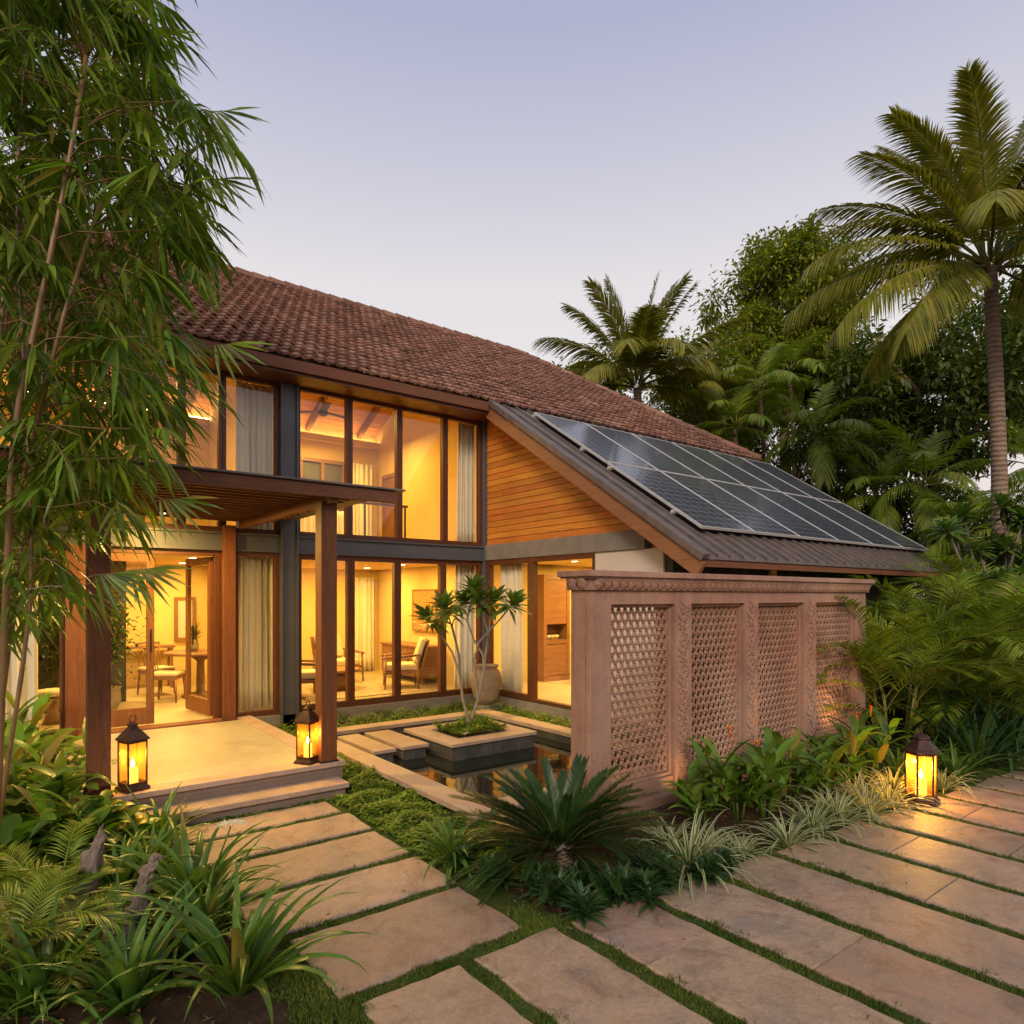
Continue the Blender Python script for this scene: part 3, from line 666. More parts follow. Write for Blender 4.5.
c = MB(); c.box(3.46, 6.94, 14.02, 14.18, 5.42, 5.50); c.box(3.46, 6.94, 14.02, 14.04, 5.50, 5.55); hp(c, 'cove_ledge', 'cream', parent=ce)
c = MB(); c.box(3.5, 6.9, 14.06, 14.12, 5.502, 5.53); hp(c, 'cove_light', 'cove', parent=ce)
c = MB(); c.box(-2.9, 3.28, 14.02, 14.18, 5.42, 5.50); hp(c, 'cove_ledge', 'cream', parent=ce)
c = MB(); c.box(-2.9, 3.28, 14.06, 14.12, 5.502, 5.53); hp(c, 'cove_light', 'cove', parent=ce)

# ---- windows
def window(x0, x1, z0, z1, fl=0.05, fr=0.05, ft=0.05, fb=0.05, Y=9.9, dy=0.10, pane=True, name='window'):
    c = MB(); ya, yb = Y - dy / 2, Y + dy / 2
    c.box(x0, x0 + fl, ya, yb, z0, z1); c.box(x1 - fr, x1, ya, yb, z0, z1)
    c.box(x0 + fl, x1 - fr, ya + .004, yb - .004, z1 - ft, z1); c.box(x0 + fl, x1 - fr, ya + .004, yb - .004, z0, z0 + fb)
    w_ = hp(c, name, 'frame', bevel=0.004)
    if pane:
        c = MB(); c.box(x0 + fl - .01, x1 - fr + .01, Y - .003, Y + .003, z0 + fb - .01, z1 - ft + .01); hp(c, 'pane', 'glass', parent=w_)
    return w_
def window_y(y0, y1, z0, z1, f0=0.05, f1=0.05, ft=0.05, fb=0.05, X=7.0, dx=0.10, pane=True):
    c = MB(); xa, xb = X - dx / 2, X + dx / 2
    c.box(xa, xb, y0, y0 + f0, z0, z1); c.box(xa, xb, y1 - f1, y1, z0, z1)
    c.box(xa + .004, xb - .004, y0 + f0, y1 - f1, z1 - ft, z1); c.box(xa + .004, xb - .004, y0 + f0, y1 - f1, z0, z0 + fb)
    w_ = hp(c, 'window', 'frame', bevel=0.004)
    if pane:
        c = MB(); c.box(X - .003, X + .003, y0 + f0 - .01, y1 - f1 + .01, z0 + fb - .01, z1 - ft + .01); hp(c, 'pane', 'glass', parent=w_)
    return w_
GZ0, GZ1, UZ0, UZ1 = 0.27, 2.648, 2.915, 5.178
XC = FX(287)
# ground floor, living room sliding windows
e = [FX(296.5) , FX(350), FX(396.5), FX(442), 6.895]
for a, b in zip(e[:-1], e[1:]): window(a + .002, b - .002, GZ0, GZ1, 0.06, 0.06, 0.08, 0.10)
# ground floor curtain window between door post and column
window(FX(233.5), XC - .135, GZ0, GZ1, 0.05, 0.06, 0.06, 0.08)
# first floor windows
e = [XC + .135, FX(348.5), FX(398.5), FX(444), 6.895]
for a, b in zip(e[:-1], e[1:]): window(a + .002, b - .002, UZ0, UZ1, 0.05, 0.05, 0.07, 0.07)
e = [-3.0, -1.9, -0.9, 0.15, FX(140), FX(181), FX(221.5), XC - .135]
for a, b in zip(e[:-1], e[1:]): window(a + .002, b - .002, UZ0, UZ1, 0.05, 0.05, 0.07, 0.07)
# left ground floor windows
e = [-2.9, -1.6, -0.5, 0.62]
for a, b in zip(e[:-1], e[1:]): window(a + .002, b - .002, GZ0, GZ1, 0.04, 0.04, 0.06, 0.08)
# entrance: posts, fixed leaf, open leaf
c = MB(); c.box(0.625, 0.86, 9.78, 10.0, 0.26, 2.65); hp(c, 'door_post', 'wood_z', bevel=0.006)
c = MB(); c.box(FX(220.5), FX(232.5), 9.72, 9.98, 0.26, 3.0); hp(c, 'door_post', 'wood_z', bevel=0.006)
c = MB(); c.box(FX(214), FX(220), 9.86, 9.98, 0.30, 2.65); hp(c, 'door_jamb', 'frame', bevel=0.004)
c = MB(); c.box(0.865, FX(213.5), 9.86, 9.96, 2.575, 2.648); hp(c, 'door_head', 'frame')
def leaf_door(name, w_, parent):
    c = MB(); c.box(0, 0.09, -.025, .025, 0, 2.24); c.box(w_ - 0.09, w_, -.025, .025, 0, 2.24); c.box(0.09, w_ - .09, -.023, .023, 2.14, 2.24); c.box(.09, w_ - .09, -.023, .023, 0, .22)
    d = bpy.data.objects.new(name, c.mesh(name, 'wood_z')); col.objects.link(d); d.parent = parent
    c = MB(); c.box(.085, w_ - .085, -.003, .003, .215, 2.145)
    p = bpy.data.objects.new('pane', c.mesh('pane', 'glass')); col.objects.link(p); p.parent = d
    c = MB(); c.box(w_ - .055, w_ - .035, -.075, -.055, .95, 1.25); c.box(w_ - .055, w_ - .035, -.056, -.02, .98, 1.0); c.box(w_ - .055, w_ - .035, -.056, -.02, 1.2, 1.22)
    p = bpy.data.objects.new('handle', c.mesh('handle', 'black')); col.objects.link(p); p.parent = d
    return d
d = leaf_door('door', FX(154) - 0.87, ho); d.location = Vector((0.87, 9.90, 0.325)) - ho.location
d = leaf_door('door', 0.92, ho); d.location = Vector((FX(213), 9.98, 0.325)) - ho.location; d.rotation_euler = (0, 0, R(98))
# wing side windows
ya, yb_ = WY(489), WY(533.5)
window_y(yb_ + .002, 9.79, GZ0, GZ1, 0.10, 0.10, 0.08, 0.10)
window_y(WY(597) + .002, yb_ - .002, GZ0, GZ1, 0.05, 0.05, 0.07, 0.05, pane=False)
window(9.252, 9.548, 2.002, 2.448, .03, .03, .03, .03, Y=5.68, dy=.08)

# ================================================================ SOLAR PANELS
PWD, PHT = 1.215, 2.07
def make_panel():
    t = thing('solar_panel', '', 'solar panel', (0, 0, 0), 'solar panels on the wing roof')
    c = MB(); f = 0.015
    c.box(0, PWD, 0, f, 0, .04); c.box(0, PWD, PHT - f, PHT, 0, .04); c.box(0, f, f, PHT - f, 0, .04); c.box(PWD - f, PWD, f, PHT - f, 0, .04)
    build(c, 'frame', 'alu', t, bevel=0.002)
    c = MB(); c.box(f, PWD - f, f, PHT - f, 0.004, .034); build(c, 'cell_sheet', 'cell', t)
    return t
KP = Kind(make_panel); PT = math.atan(SL)
ords = ['first', 'second', 'third', 'fourth', 'fifth', 'last']
for r in range(2):
    for k in range(6):
        y = 5.46 + r * (PHT + .02) * CS; x = 7.33 + k * (PWD + .012)
        p = Vector((x, y, zroof(y))) + NRM * 0.075
        lab = ('solar panel in the ' + ('lower' if r == 0 else 'upper') + ' row, ' + ords[k] + ' counted from the timber gable')
        KP.put(p, 0, 1, lab, None, (PT, 0))
rl = MB()
for yy in (5.9, 7.1, 7.7, 8.9):
    rl.bar(Vector((7.28, yy, zroof(yy))) + NRM * .052, Vector((14.7, yy, zroof(yy))) + NRM * .052, 0.04, 0.04, up=(0, -SN, CS))
hp(rl, 'mounting_rail', 'alu', parent=mr)

# ================================================================ PERGOLA
pg = thing('pergola', 'teak entrance pergola with slatted roof on square posts over the porch', 'pergola', (1.6, 6.6, 0.3))
for x in (0.66, 2.68):
    c = MB(); c.box(x - .085, x + .085, 6.56, 6.73, 0.30, 2.985); build(c, 'post', 'wood_z', pg, bevel=0.006)
    c = MB(); c.box(x - .10, x + .10, 6.545, 6.745, 0.301, 0.315); build(c, 'post_foot', 'black', pg)
c = MB(); c.box(-0.3, 3.34, 6.36, 6.42, 3.0, 3.125); build(c, 'front_beam', 'fascia', pg, bevel=0.004)
for x in (0.66, 2.68):
    c = MB(); c.box(x - .04, x + .04, 6.43, 9.70, 2.955, 3.055); build(c, 'side_beam', 'wood_y', pg, bevel=0.004)
c = MB(); y = 6.47
while y < 9.7:
    c.box(-0.3, 3.05, y, y + .055, 3.056, 3.128); y += 0.20
build(c, 'slat', 'wood_x', pg)
c = MB(); c.box(-0.35, 3.44, 6.33, 9.78, 3.13, 3.15); build(c, 'roof_sheet', 'metal', pg, bevel=0.003)
for (x, y) in ((1.58, 7.6), (1.58, 9.1)):
    c = MB(); c.lathe([(0.045, 3.03), (0.05, 3.05), (0.05, 3.13)], (x, y), 14); f_ = build(c, 'downlight', 'black', pg)
    c = MB(); c.lathe([(0.036, 3.0285), (0.036, 3.0293)], (x, y), 14); build(c, 'lamp_face', 'downl', f_)
# ================================================================ INTERIOR
WARM = (1.0, 0.60, 0.13)
def lamp(name, loc, power, size=0.35, rot=(0, 0, 0), colr=WARM):
    l = bpy.data.lights.new(name, 'AREA'); l.shape = 'DISK'; l.size = size; l.energy = power; l.color = colr
    o = bpy.data.objects.new(name, l); col.objects.link(o); o.location = loc; o.rotation_euler = rot; return o
def fitting(x, y, z, parent=None):
    c = MB(); c.lathe([(0.07, z - 0.006), (0.085, z - 0.004), (0.085, z + .01)], (x, y), 16); f_ = hp(c, 'ceiling_downlight', 'white')
    c = MB(); c.lathe([(0.06, z - 0.0085), (0.06, z - 0.007)], (x, y), 16); hp(c, 'lamp_face', 'downl', parent=f_)
for (x, y) in ((4.4, 11.2), (6.0, 11.2), (4.6, 13.0), (6.1, 12.9)):
    fitting(x, y, 2.615); lamp('room_lamp', (x, y, 2.60), 58)
for (x, y) in ((1.0, 11.2), (2.4, 11.3), (1.2, 13.0), (2.6, 13.1), (-1.2, 11.6)):
    fitting(x, y, 2.615); lamp('room_lamp', (x, y, 2.60), 60)
for (x, y) in ((8.3, 8.9), (8.6, 7.2), (9.8, 9.3)):
    fitting(x, y, 2.655); lamp('room_lamp', (x, y, 2.64), 85)
for (x, y) in ((4.6, 11.4), (6.0, 12.4), (5.3, 13.2), (1.7, 11.8), (0.2, 12.3), (-1.6, 12)):
    lamp('upper_room_lamp', (x, y, 5.35), 50, 0.5)
lamp('porch_lamp', (1.58, 7.6, 3.02), 95, 0.08, colr=(1, .62, .16)); lamp('porch_lamp', (1.58, 9.1, 3.02), 95, 0.08, colr=(1, .62, .16))
lamp('wall_wash_lamp', (5.2, 10.2, 2.60), 16, 0.4)

def curtain(x0, x1, y, z0, z1, label, folds=9, gather=1.0, axis='x', group=None):
    c = MB(); folds = max(4, int(folds * .72)); n = folds * 10; rr = random.Random(int(x0 * 100 + z0 * 7)); ph = rr.uniform(0, 6)
    rows = 7
    for j in range(rows + 1):
        z = z0 + (z1 - z0) * j / rows
        for i in range(n + 1):
            t = i / n; a = 0.06 * (0.6 + 0.4 * math.sin(ph + t * 9))
            dy = a * math.sin(2 * math.pi * folds * t + 0.35 * math.sin(5 * t + z)) + 0.012 * math.sin(13 * t + 2 * z)
            u = x0 + (x1 - x0) * t
            c.v.append((u, y + dy, z) if axis == 'x' else (y + dy, u, z))
    for j in range(rows):
        for i in range(n):
            a = j * (n + 1) + i; c.f.append((a, a + 1, a + n + 2, a + n + 1)); c.m.append(0)
    org = Vector(((x0 + x1) / 2, y, z0)) if axis == 'x' else Vector((y, (x0 + x1) / 2, z0))
    o = build(c, 'curtain', 'curtain', None, True, org)
    s = o.modifiers.new('thickness', 'SOLIDIFY'); s.thickness = 0.004
    return tag(o, label, 'curtain', 'linen curtains behind the windows')
curtain(FX(236.5, 10.1), FX(273, 10.1), 10.1, 0.32, 2.6, 'floor length linen curtain behind the ground floor window beside the porch post')
curtain(FX(456, 10.1), 6.90, 10.1, 0.32, 2.6, 'linen curtain behind the ground floor window in the inner corner of the house', 8)
curtain(FX(236, 10.1), FX(273, 10.1), 10.1, 2.95, 5.15, 'linen curtain behind the upper window beside the steel column', 9)
curtain(FX(458, 10.1), 6.90, 10.1, 2.95, 5.15, 'tall linen curtain behind the upper window next to the timber gable', 8)
curtain(-1.3, FX(38, 10.1), 10.1, 0.32, 2.6, 'pale curtain behind the sliding glass beside the bamboo', 14)
curtain(WY(500, 7.12) , WY(522, 7.12), 7.13, 0.32, 2.6, 'linen curtain inside the side wing window behind the large pot', 7, axis='y')
curtain(FX(354, 14.05), FX(374, 14.05), 14.05, 0.32, 2.45, 'linen curtain at the rear wall of the living room', 8)
curtain(FX(346, 13.95), FX(372, 13.95), 13.95, 2.95, 5.0, 'linen curtain at the rear wall of the upper room', 9)
curtain(FX(300, 13.9), FX(345, 13.9), 13.95, 2.95, 3.9, 'short curtain below the rear window of the upper room', 12)
# rear door/window of the upper room
t = thing('rear_window', 'dark framed window high on the rear wall of the upper room', 'window', (4.3, 14.15, 4.1))
c = MB(); xa, xb = FX(300, 14.15), FX(343, 14.15)
xa = max(xa, 3.5)
for x in (xa, (xa + xb) / 2, xb): c.box(x - .04, x + .04, 14.10, 14.19, 4.05, 4.95)
c.box(xa - .04, xb + .04, 14.09, 14.191, 4.95, 5.03); c.box(xa - .04, xb + .04, 14.09, 14.191, 3.97, 4.05); build(c, 'frame', 'furn', t)
c = MB(); c.box(xa + .03, xb - .03, 14.16, 14.17, 4.05, 4.95); build(c, 'pane', 'steel', t)
t = thing('open_cupboard', 'narrow dark framed doorway on the plain wall of the upper room', 'door', (6.93, 12.6, 2.95))
c = MB(); c.box(6.88, 6.94, 13.1, 13.18, 2.94, 4.75); c.box(6.88, 6.94, 13.72, 13.80, 2.94, 4.75); c.box(6.88, 6.94, 13.18, 13.72, 4.67, 4.75); build(c, 'frame', 'furn', t)
c = MB(); c.box(6.91, 6.935, 13.18, 13.72, 2.94, 4.67); build(c, 'door', 'furn', t)
t = thing('balcony_rail', 'slim wooden handrail on posts inside the upper windows', 'railing', (5, 10.35, 2.94))
xr = FX(405, 10.35)
c = MB(); c.box(3.5, xr + .05, 10.33, 10.37, 3.56, 3.60); build(c, 'handrail', 'furn', t)
for x in (3.55, 4.2, 4.85, xr):
    c = MB(); c.box(x - .012, x + .012, 10.338, 10.362, 2.93, 3.56); build(c, 'post', 'black', t)
# ceiling fan
fx, fy, fz = FX(323, 12.4), 12.4, 5.58
t = thing('ceiling_fan', 'three blade ceiling fan hanging under the boarded ceiling', 'fan', (fx, fy, fz))
c = MB(); c.tube([(fx, fy, fz), (fx, fy, 6.7)], 0.015, 6); build(c, 'rod', 'bronze', t)
c = MB(); c.lathe([(0.03, fz - .09), (0.09, fz - .06), (0.10, fz), (0.05, fz + .05), (0.02, fz + .1)], (fx, fy), 14); build(c, 'motor', 'bronze', t)
for k in range(3):
    a = k * 2.094 + 0.3; c = MB(); c.bar((fx + .1 * math.cos(a), fy + .1 * math.sin(a), fz), (fx + .62 * math.cos(a), fy + .62 * math.sin(a), fz + .01), 0.12, 0.012); build(c, 'blade', 'bronze', t)
# pictures
t = thing('artwork', 'large woven orange artwork on the living room wall', 'picture', (6.93, 11.9, 1.6))
c = MB(); c.box(6.90, 6.925, 11.5, 12.38, 1.32, 2.12); build(c, 'canvas', 'art', t)
c = MB(); c.box(6.895, 6.945, 11.46, 11.5, 1.28, 2.16); c.box(6.895, 6.945, 12.38, 12.42, 1.28, 2.16); c.box(6.895, 6.945, 11.5, 12.38, 2.12, 2.16); c.box(6.895, 6.945, 11.5, 12.38, 1.28, 1.32); build(c, 'frame', 'furn', t)
t = thing('mirror', 'carved dark wood mirror on the dining room wall', 'mirror', (2.85, 14.17, 1.6))
c = MB(); c.box(2.66, 2.72, 14.12, 14.18, 1.15, 2.0); c.box(2.98, 3.04, 14.12, 14.18, 1.15, 2.0); c.box(2.72, 2.98, 14.12, 14.18, 1.94, 2.0); c.box(2.72, 2.98, 14.12, 14.18, 1.15, 1.21); build(c, 'frame', 'furn', t)
c = MB(); c.box(2.72, 2.98, 14.15, 14.16, 1.21, 1.94); build(c, 'mirror_glass', 'alu', t)
t = thing('wall_hanging', 'pale printed scroll hanging on the dining room wall', 'wall hanging', (3.27, 13, 1.6))
c = MB(); c.box(3.275, 3.285, 12.75, 13.15, 1.1, 2.1); build(c, 'scroll', 'rug', t)
c = MB(); c.box(3.26, 3.30, 12.7, 13.2, 2.1, 2.13); build(c, 'rod', 'furn', t)
# sideboard
t = thing('sideboard', 'long teak sideboard below the orange artwork', 'sideboard', (6.65, 12.0, 0.3))
c = MB(); c.box(6.46, 6.94, 11.25, 12.95, 0.42, 1.0); c.box(6.43, 6.945, 11.22, 12.98, 1.0, 1.04); build(c, 'cabinet', 'furn', t, bevel=.006)
for k in range(3):
    y = 11.28 + k * .56; c = MB(); c.box(6.445, 6.459, y, y + .53, 0.46, 0.97); q = build(c, 'door', 'furn', t); c = MB(); c.box(6.43, 6.444, y + .46, y + .48, .66, .76); build(c, 'handle', 'bronze', q)
for (x, y) in ((6.5, 11.3), (6.5, 12.9), (6.9, 11.3), (6.9, 12.9)):
    c = MB(); c.box(x - .025, x + .025, y - .025, y + .025, .30, .42); build(c, 'leg', 'furn', t)
# lounge chairs
def make_chair():
    t = thing('lounge_chair', '', 'armchair', (0, 0, 0))
    c = MB(); c.box(-.30, .30, -.30, .30, .34, .46); build(c, 'seat_cushion', 'fabric', t, bevel=.03)
    c = MB(); c.bar((0, .27, .48), (0, .42, .92), .58, .10, up=(0, 1, 0.3)); build(c, 'back_cushion', 'fabric', t, bevel=.03)
    for s_ in (-1, 1):
        for y in (-.3, .3):
            c = MB(); c.tube([(s_ * .36, y, 0), (s_ * .34, y * .95, .58 if y < 0 else .62)], [.016, .024], 8); build(c, 'leg', 'furn', t, True)
        c = MB(); c.tube([(s_ * .34, -.36, .58), (s_ * .35, -.1, .60), (s_ * .34, .34, .63)], [.02, .028, .02], 8); build(c, 'armrest', 'furn', t, True)
    c = MB(); c.box(-.33, .33, -.31, .31, .28, .335); c.bar((0, .36, .35), (0, .50, .90), .66, .03, up=(0, 1, .3)); build(c, 'frame', 'furn', t)
    return t
KC = Kind(make_chair)
gz = 0.303
KC.put((5.95, 11.15, gz), R(-115), 1, 'curved back armchair facing the coffee table beside the sideboard', 'lounge chairs in the living room')
KC.put((5.35, 12.6, gz), R(12), 1.0, 'armchair with a pale cushion in front of the rear curtain', 'lounge chairs in the living room')
KC.put((3.95, 11.0, gz), R(75), 1.0, 'cream chair half hidden by the pergola post', 'lounge chairs in the living room')
t = thing('coffee_table', 'low drum shaped wooden coffee table among the lounge chairs', 'table', (4.85, 11.6, gz))
c = MB(); c.lathe([(.30, gz), (.36, gz + .34)], (4.85, 11.6), 28); build(c, 'base', 'furn', t, True); c = MB(); c.lathe([(.44, gz + .341), (.45, gz + .355), (.45, gz + .38), (.44, gz + .39)], (4.85, 11.6), 28); build(c, 'tabletop', 'furn', t)
o = build(MB().box(3.7, 6.3, 10.5, 12.9, gz, gz + .012), 'rug', 'rug', org=Vector((5, 11.7, gz))); tag(o, 'woven beige rug under the lounge chairs', 'rug')
# dining set
tx, ty = 2.72, 12.3
t = thing('dining_table', 'round wooden dining table seen through the open door', 'table', (tx, ty, gz))
c = MB(); c.lathe([(.55, gz + .72), (.57, gz + .73), (.57, gz + .76), (.55, gz + .77)], (tx, ty), 32); build(c, 'tabletop', 'furn', t)
c = MB(); c.lathe([(.30, gz), (.30, gz + .03), (.07, gz + .08), (.06, gz + .6), (.2, gz + .72)], (tx, ty), 20); build(c, 'pedestal', 'furn', t, True)
t = thing('flower_vase', 'glass vase of dry flowers on the dining table', 'vase', (tx - .1, ty, gz + .77))
c = MB(); z0 = gz + .771; c.lathe([(.05, z0), (.08, z0 + .08), (.06, z0 + .18), (.04, z0 + .2)], (tx - .1, ty), 14); build(c, 'vase', 'pot', t, True)
c = MB(); rf = random.Random(3)
for k in range(90):
    a = rf.uniform(0, 6.28); e_ = rf.uniform(.5, 1.5); c.leafd((tx - .1, ty, z0 + .18 + rf.uniform(0, .15)), (math.cos(a) * math.cos(e_), math.sin(a) * math.cos(e_), math.sin(e_)), (0, 0, 1), rf.uniform(.15, .3), .04)
build(c, 'flowers', 'dry', t)
def make_dchair():
    t = thing('dining_chair', '', 'chair', (0, 0, 0))
    c = MB(); c.box(-.22, .22, -.22, .22, .43, .48); build(c, 'seat', 'fabric', t, bevel=.015)
    c = MB(); c.box(-.21, .21, -.21, .21, .37, .428); build(c, 'frame', 'furn', t)
    for sx in (-1, 1):
        for sy in (-1, 1):
            c = MB(); c.tube([(sx * .21, sy * .21, 0), (sx * .19, sy * .19, .40)], [.014, .022], 6); build(c, 'leg', 'furn', t, True)
    c = MB()
    for x in (-.18, -.09, 0, .09, .18): c.tube([(x, .2, .45), (x * 1.1, .27, .88)], .009, 5)
    c.tube([(-.21, .27, .88), (0, .30, .90), (.21, .27, .88)], .02, 6); build(c, 'backrest', 'furn', t, True)
    return t
KD = Kind(make_dchair)
KD.put((2.15, 12.0, gz), R(60), 1.0, 'dining chair in front of the round table, seat towards the door', 'dining chairs')
KD.put((2.15, 12.95, gz), R(20), 1.0, 'dining chair behind the round table by the mirror', 'dining chairs')
t = thing('console_table', 'narrow console table against the dining room wall', 'table', (1.9, 13.9, gz))
c = MB(); c.box(1.5, 2.6, 13.75, 14.12, gz + .75, gz + .79); build(c, 'tabletop', 'furn', t)
for x in (1.55, 2.55):
    for y in (13.79, 14.08): c = MB(); c.box(x - .02, x + .02, y - .02, y + .02, gz, gz + .75); build(c, 'leg', 'furn', t)
# wing room: tall cabinet, bench
t = thing('tall_cabinet', 'tall glazed teak cabinet inside the side wing', 'cabinet', (8.9, 10.3, gz))
c = MB(); c.box(8.60, 8.68, 10.12, 10.49, gz, 2.45); c.box(9.22, 9.30, 10.12, 10.49, gz, 2.45); c.box(8.68, 9.22, 10.12, 10.49, 2.35, 2.45); c.box(8.68, 9.22, 10.12, 10.49, gz, gz + .1); c.box(8.68, 9.22, 10.12, 10.49, 1.05, 1.13); c.box(8.68, 9.22, 10.44, 10.48, gz + .1, 2.35); build(c, 'carcass', 'furn', t)
c = MB(); c.box(8.685, 9.215, 10.13, 10.15, 1.45, 2.34); build(c, 'door', 'furn', t); c = MB(); c.box(8.685, 9.215, 10.13, 10.15, gz + .11, 1.04); build(c, 'door', 'furn', t)
t = thing('crockery', 'pale bowls standing in the niche of the tall cabinet', 'bowls', (8.9, 10.3, 1.13))
for k in range(4):
    c = MB(); c.lathe([(.03, 1.132), (.055, 1.19), (.058, 1.22)], (8.75 + .11 * k, 10.3), 10); build(c, 'bowl', 'fabric', t, True)
t = thing('bench', 'small wooden bench on the floor of the side wing', 'bench', (9.2, 9.3, gz))
c = MB(); c.box(8.95, 9.75, 9.35, 9.7, gz + .42, gz + .47); build(c, 'seat', 'furn', t)
for x in (9.0, 9.7):
    for y in (9.39, 9.66): c = MB(); c.box(x - .02, x + .02, y - .02, y + .02, gz, gz + .42); build(c, 'leg', 'furn', t)
M['indoor'] = leafmat('indoor plant leaf', (0.03, 0.06, 0.015), (0.06, 0.10, 0.03), 0.2)  # leaf colour of plants added indoors to imitate the garden reflection
c = MB(); c.box(0.1, 1.62, 12.4, 12.5, gz, 2.62); hp(c, 'inner_wall', 'olive')  # dark wall added so the glass reads as reflecting a garden
for (x, y, lb, sd) in ((1.25, 11.6, 'added bushy plant imitating the garden reflected in the glass leaf of the door', 1), (0.6, 11.9, 'added bushy plant imitating the reflected garden beside the timber door post', 2), (0.1, 11.7, 'added bushy plant imitating the garden reflected in the glass beside the bamboo', 3)):
    t = thing('reflection_plant', lb, 'potted plant', (x, y, gz), 'indoor plants imitating a reflected garden'); rp_ = random.Random(sd)
    c = MB(); c.lathe([(.15, gz), (.2, gz + .15), (.19, gz + .32), (.21, gz + .34), (.18, gz + .33)], (x, y), 18); build(c, 'pot', 'pot', t, True)
    c = MB()
    for k in range(700):
        a = rp_.uniform(0, 6.28); e_ = rp_.uniform(-.6, 1.2); q = Vector((x, y, gz + 1.15)) + Vector((rp_.gauss(0, .20), rp_.gauss(0, .2), rp_.gauss(0, .38)))
        c.leafd(q, (math.cos(a) * math.cos(e_), math.sin(a) * math.cos(e_), math.sin(e_)), (0, 0, 1), rp_.uniform(.08, .16), .05, 0, .15, .3, 2)
    for k in range(6): c.tube([(x, y, gz + .3), (x + rp_.uniform(-.2, .2), y + rp_.uniform(-.2, .2), gz + 1.5)], .008, 4)
    build(c, 'foliage', 'indoor', t)
# low stool with candle at the left window
t = thing('side_stool', 'round pale stool inside the glass door beside the bamboo', 'stool', (0.42, 10.6, gz))
c = MB(); c.lathe([(.16, gz + .38), (.19, gz + .40), (.19, gz + .44), (.16, gz + .46)], (0.55, 10.8), 18); build(c, 'seat', 'fabric', t, True)
c = MB(); c.lathe([(.12, gz), (.05, gz + .2), (.10, gz + .38)], (0.55, 10.8), 14); build(c, 'base', 'furn', t, True)

# ================================================================ POT
px_, py_, pz_ = 6.60, 9.30, 0.02
t = thing('earthen_pot', 'tall weathered earthen pot in the corner between house and wing', 'pot', (px_, py_, pz_))
c = MB(); c.box(px_ - .2, px_ + .2, py_ - .2, py_ + .2, 0.0, .17); build(c, 'base_block', 'plinth', t)
z = 0.171; c = MB(); c.lathe([(.15, z), (.21, z + .12), (.265, z + .32), (.27, z + .44), (.235, z + .56), (.19, z + .60), (.195, z + .63), (.225, z + .65), (.22, z + .665), (.17, z + .66), (.15, z + .60), (.17, z + .5)], (px_, py_), 32); build(c, 'vessel', 'pot', t, True)

# ================================================================ SANDSTONE LATTICE SCREEN
JX0, JX1, JY0, JY1 = 4.10, 9.28, 4.20, 4.45
js = thing('lattice_screen', 'pink sandstone garden screen with four pierced panels and carved cornice', 'screen wall', (JX0, JY0, 0))
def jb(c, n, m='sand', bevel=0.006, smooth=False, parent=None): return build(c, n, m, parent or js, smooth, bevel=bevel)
pz0, pz1 = 0.24, 1.93
pan = [(FX(611.5, JY0), FX(675, JY0)), (FX(691.5, JY0), FX(745, JY0)), (FX(758.5, JY0), FX(804.5, JY0)), (FX(816.5, JY0), FX(856, JY0))]
ed = [JX0] + [v for p in pan for v in p] + [JX1]
piers = [(ed[2 * i], ed[2 * i + 1]) for i in range(5)]
for i, (a, b) in enumerate(piers):
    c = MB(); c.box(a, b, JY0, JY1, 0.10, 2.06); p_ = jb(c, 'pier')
    if i == 0:
        c = MB(); c.box(a - .012, a + .0, JY0 + .06, JY1 - .06, .3, 2.0); jb(c, 'pier_panel', parent=p_)
    if i in (1, 2, 3):                                       # carved flower strip on the pier
        c = MB(); rr = random.Random(i); wv = (b - a); zz = .28
        def boss(q, d, L, wd, hgt):
            sdv = Vector((-d.z, 0, d.x)); vs = [q, q + d * L * .5 + sdv * wd, q + d * L, q + d * L * .5 - sdv * wd, q + d * L * .45 + Vector((0, -hgt, 0))]
            c.add(vs, [(0, 1, 4), (1, 2, 4), (2, 3, 4), (3, 0, 4)])
        while zz < 1.9:
            cx = a + wv * .5 + math.sin(zz * 21) * wv * .10
            for j in range(7):
                an = j * .898 + zz * 3; d = Vector((math.cos(an), 0, math.sin(an))); boss(Vector((cx, JY0 - .002, zz)) + d * .006, d, wv * .26, .010, .018)
            for s_ in (-1, 1):
                for j in range(2):
                    d = Vector((s_ * .6, 0, .8 if j else -.8)).normalized(); boss(Vector((cx + s_ * wv * .12, JY0 - .002, zz + .032)), d, wv * .26, .009, .014)
            zz += .064
        c.box(a + .008, a + .018, JY0 - .008, JY0 + .002, .26, 1.92); c.box(a + (b - a) * .86, a + (b - a) * .86 + .012, JY0 - .008, JY0 + .002, .26, 1.92)
        jb(c, 'carved_strip', bevel=0, parent=p_)
c = MB(); c.box(JX0 - .04, JX1 + .04, JY0 - .05, JY1 + .05, 0, 0.10); jb(c, 'plinth')
for a, b in pan:
    c = MB(); c.box(a, b, JY0 + .02, JY1 - .02, 0.10, pz0); jb(c, 'rail'); c = MB(); c.box(a, b, JY0, JY1, pz1, 2.06); jb(c, 'rail')
HR = 0.050; hw = HR * math.sqrt(3)                           # hexagon cell size
cell_v, cell_f = [], []
N = 12
for ring, (rr_, yy) in enumerate(((None, 0.016), (0.0435, 0.0), (0.038, 0.0), (0.032, 0.022), (None, 0.036))):
    for k in range(N):
        an = 2 * math.pi * k / N + math.pi / 6
        if rr_ is None:
            r_ = HR if k % 2 == 0 else HR * math.cos(math.pi / 6)
        else:
            r_ = rr_ * (1 + 0.16 * math.cos(6 * an))
        cell_v.append((r_ * math.cos(an), yy, r_ * math.sin(an)))
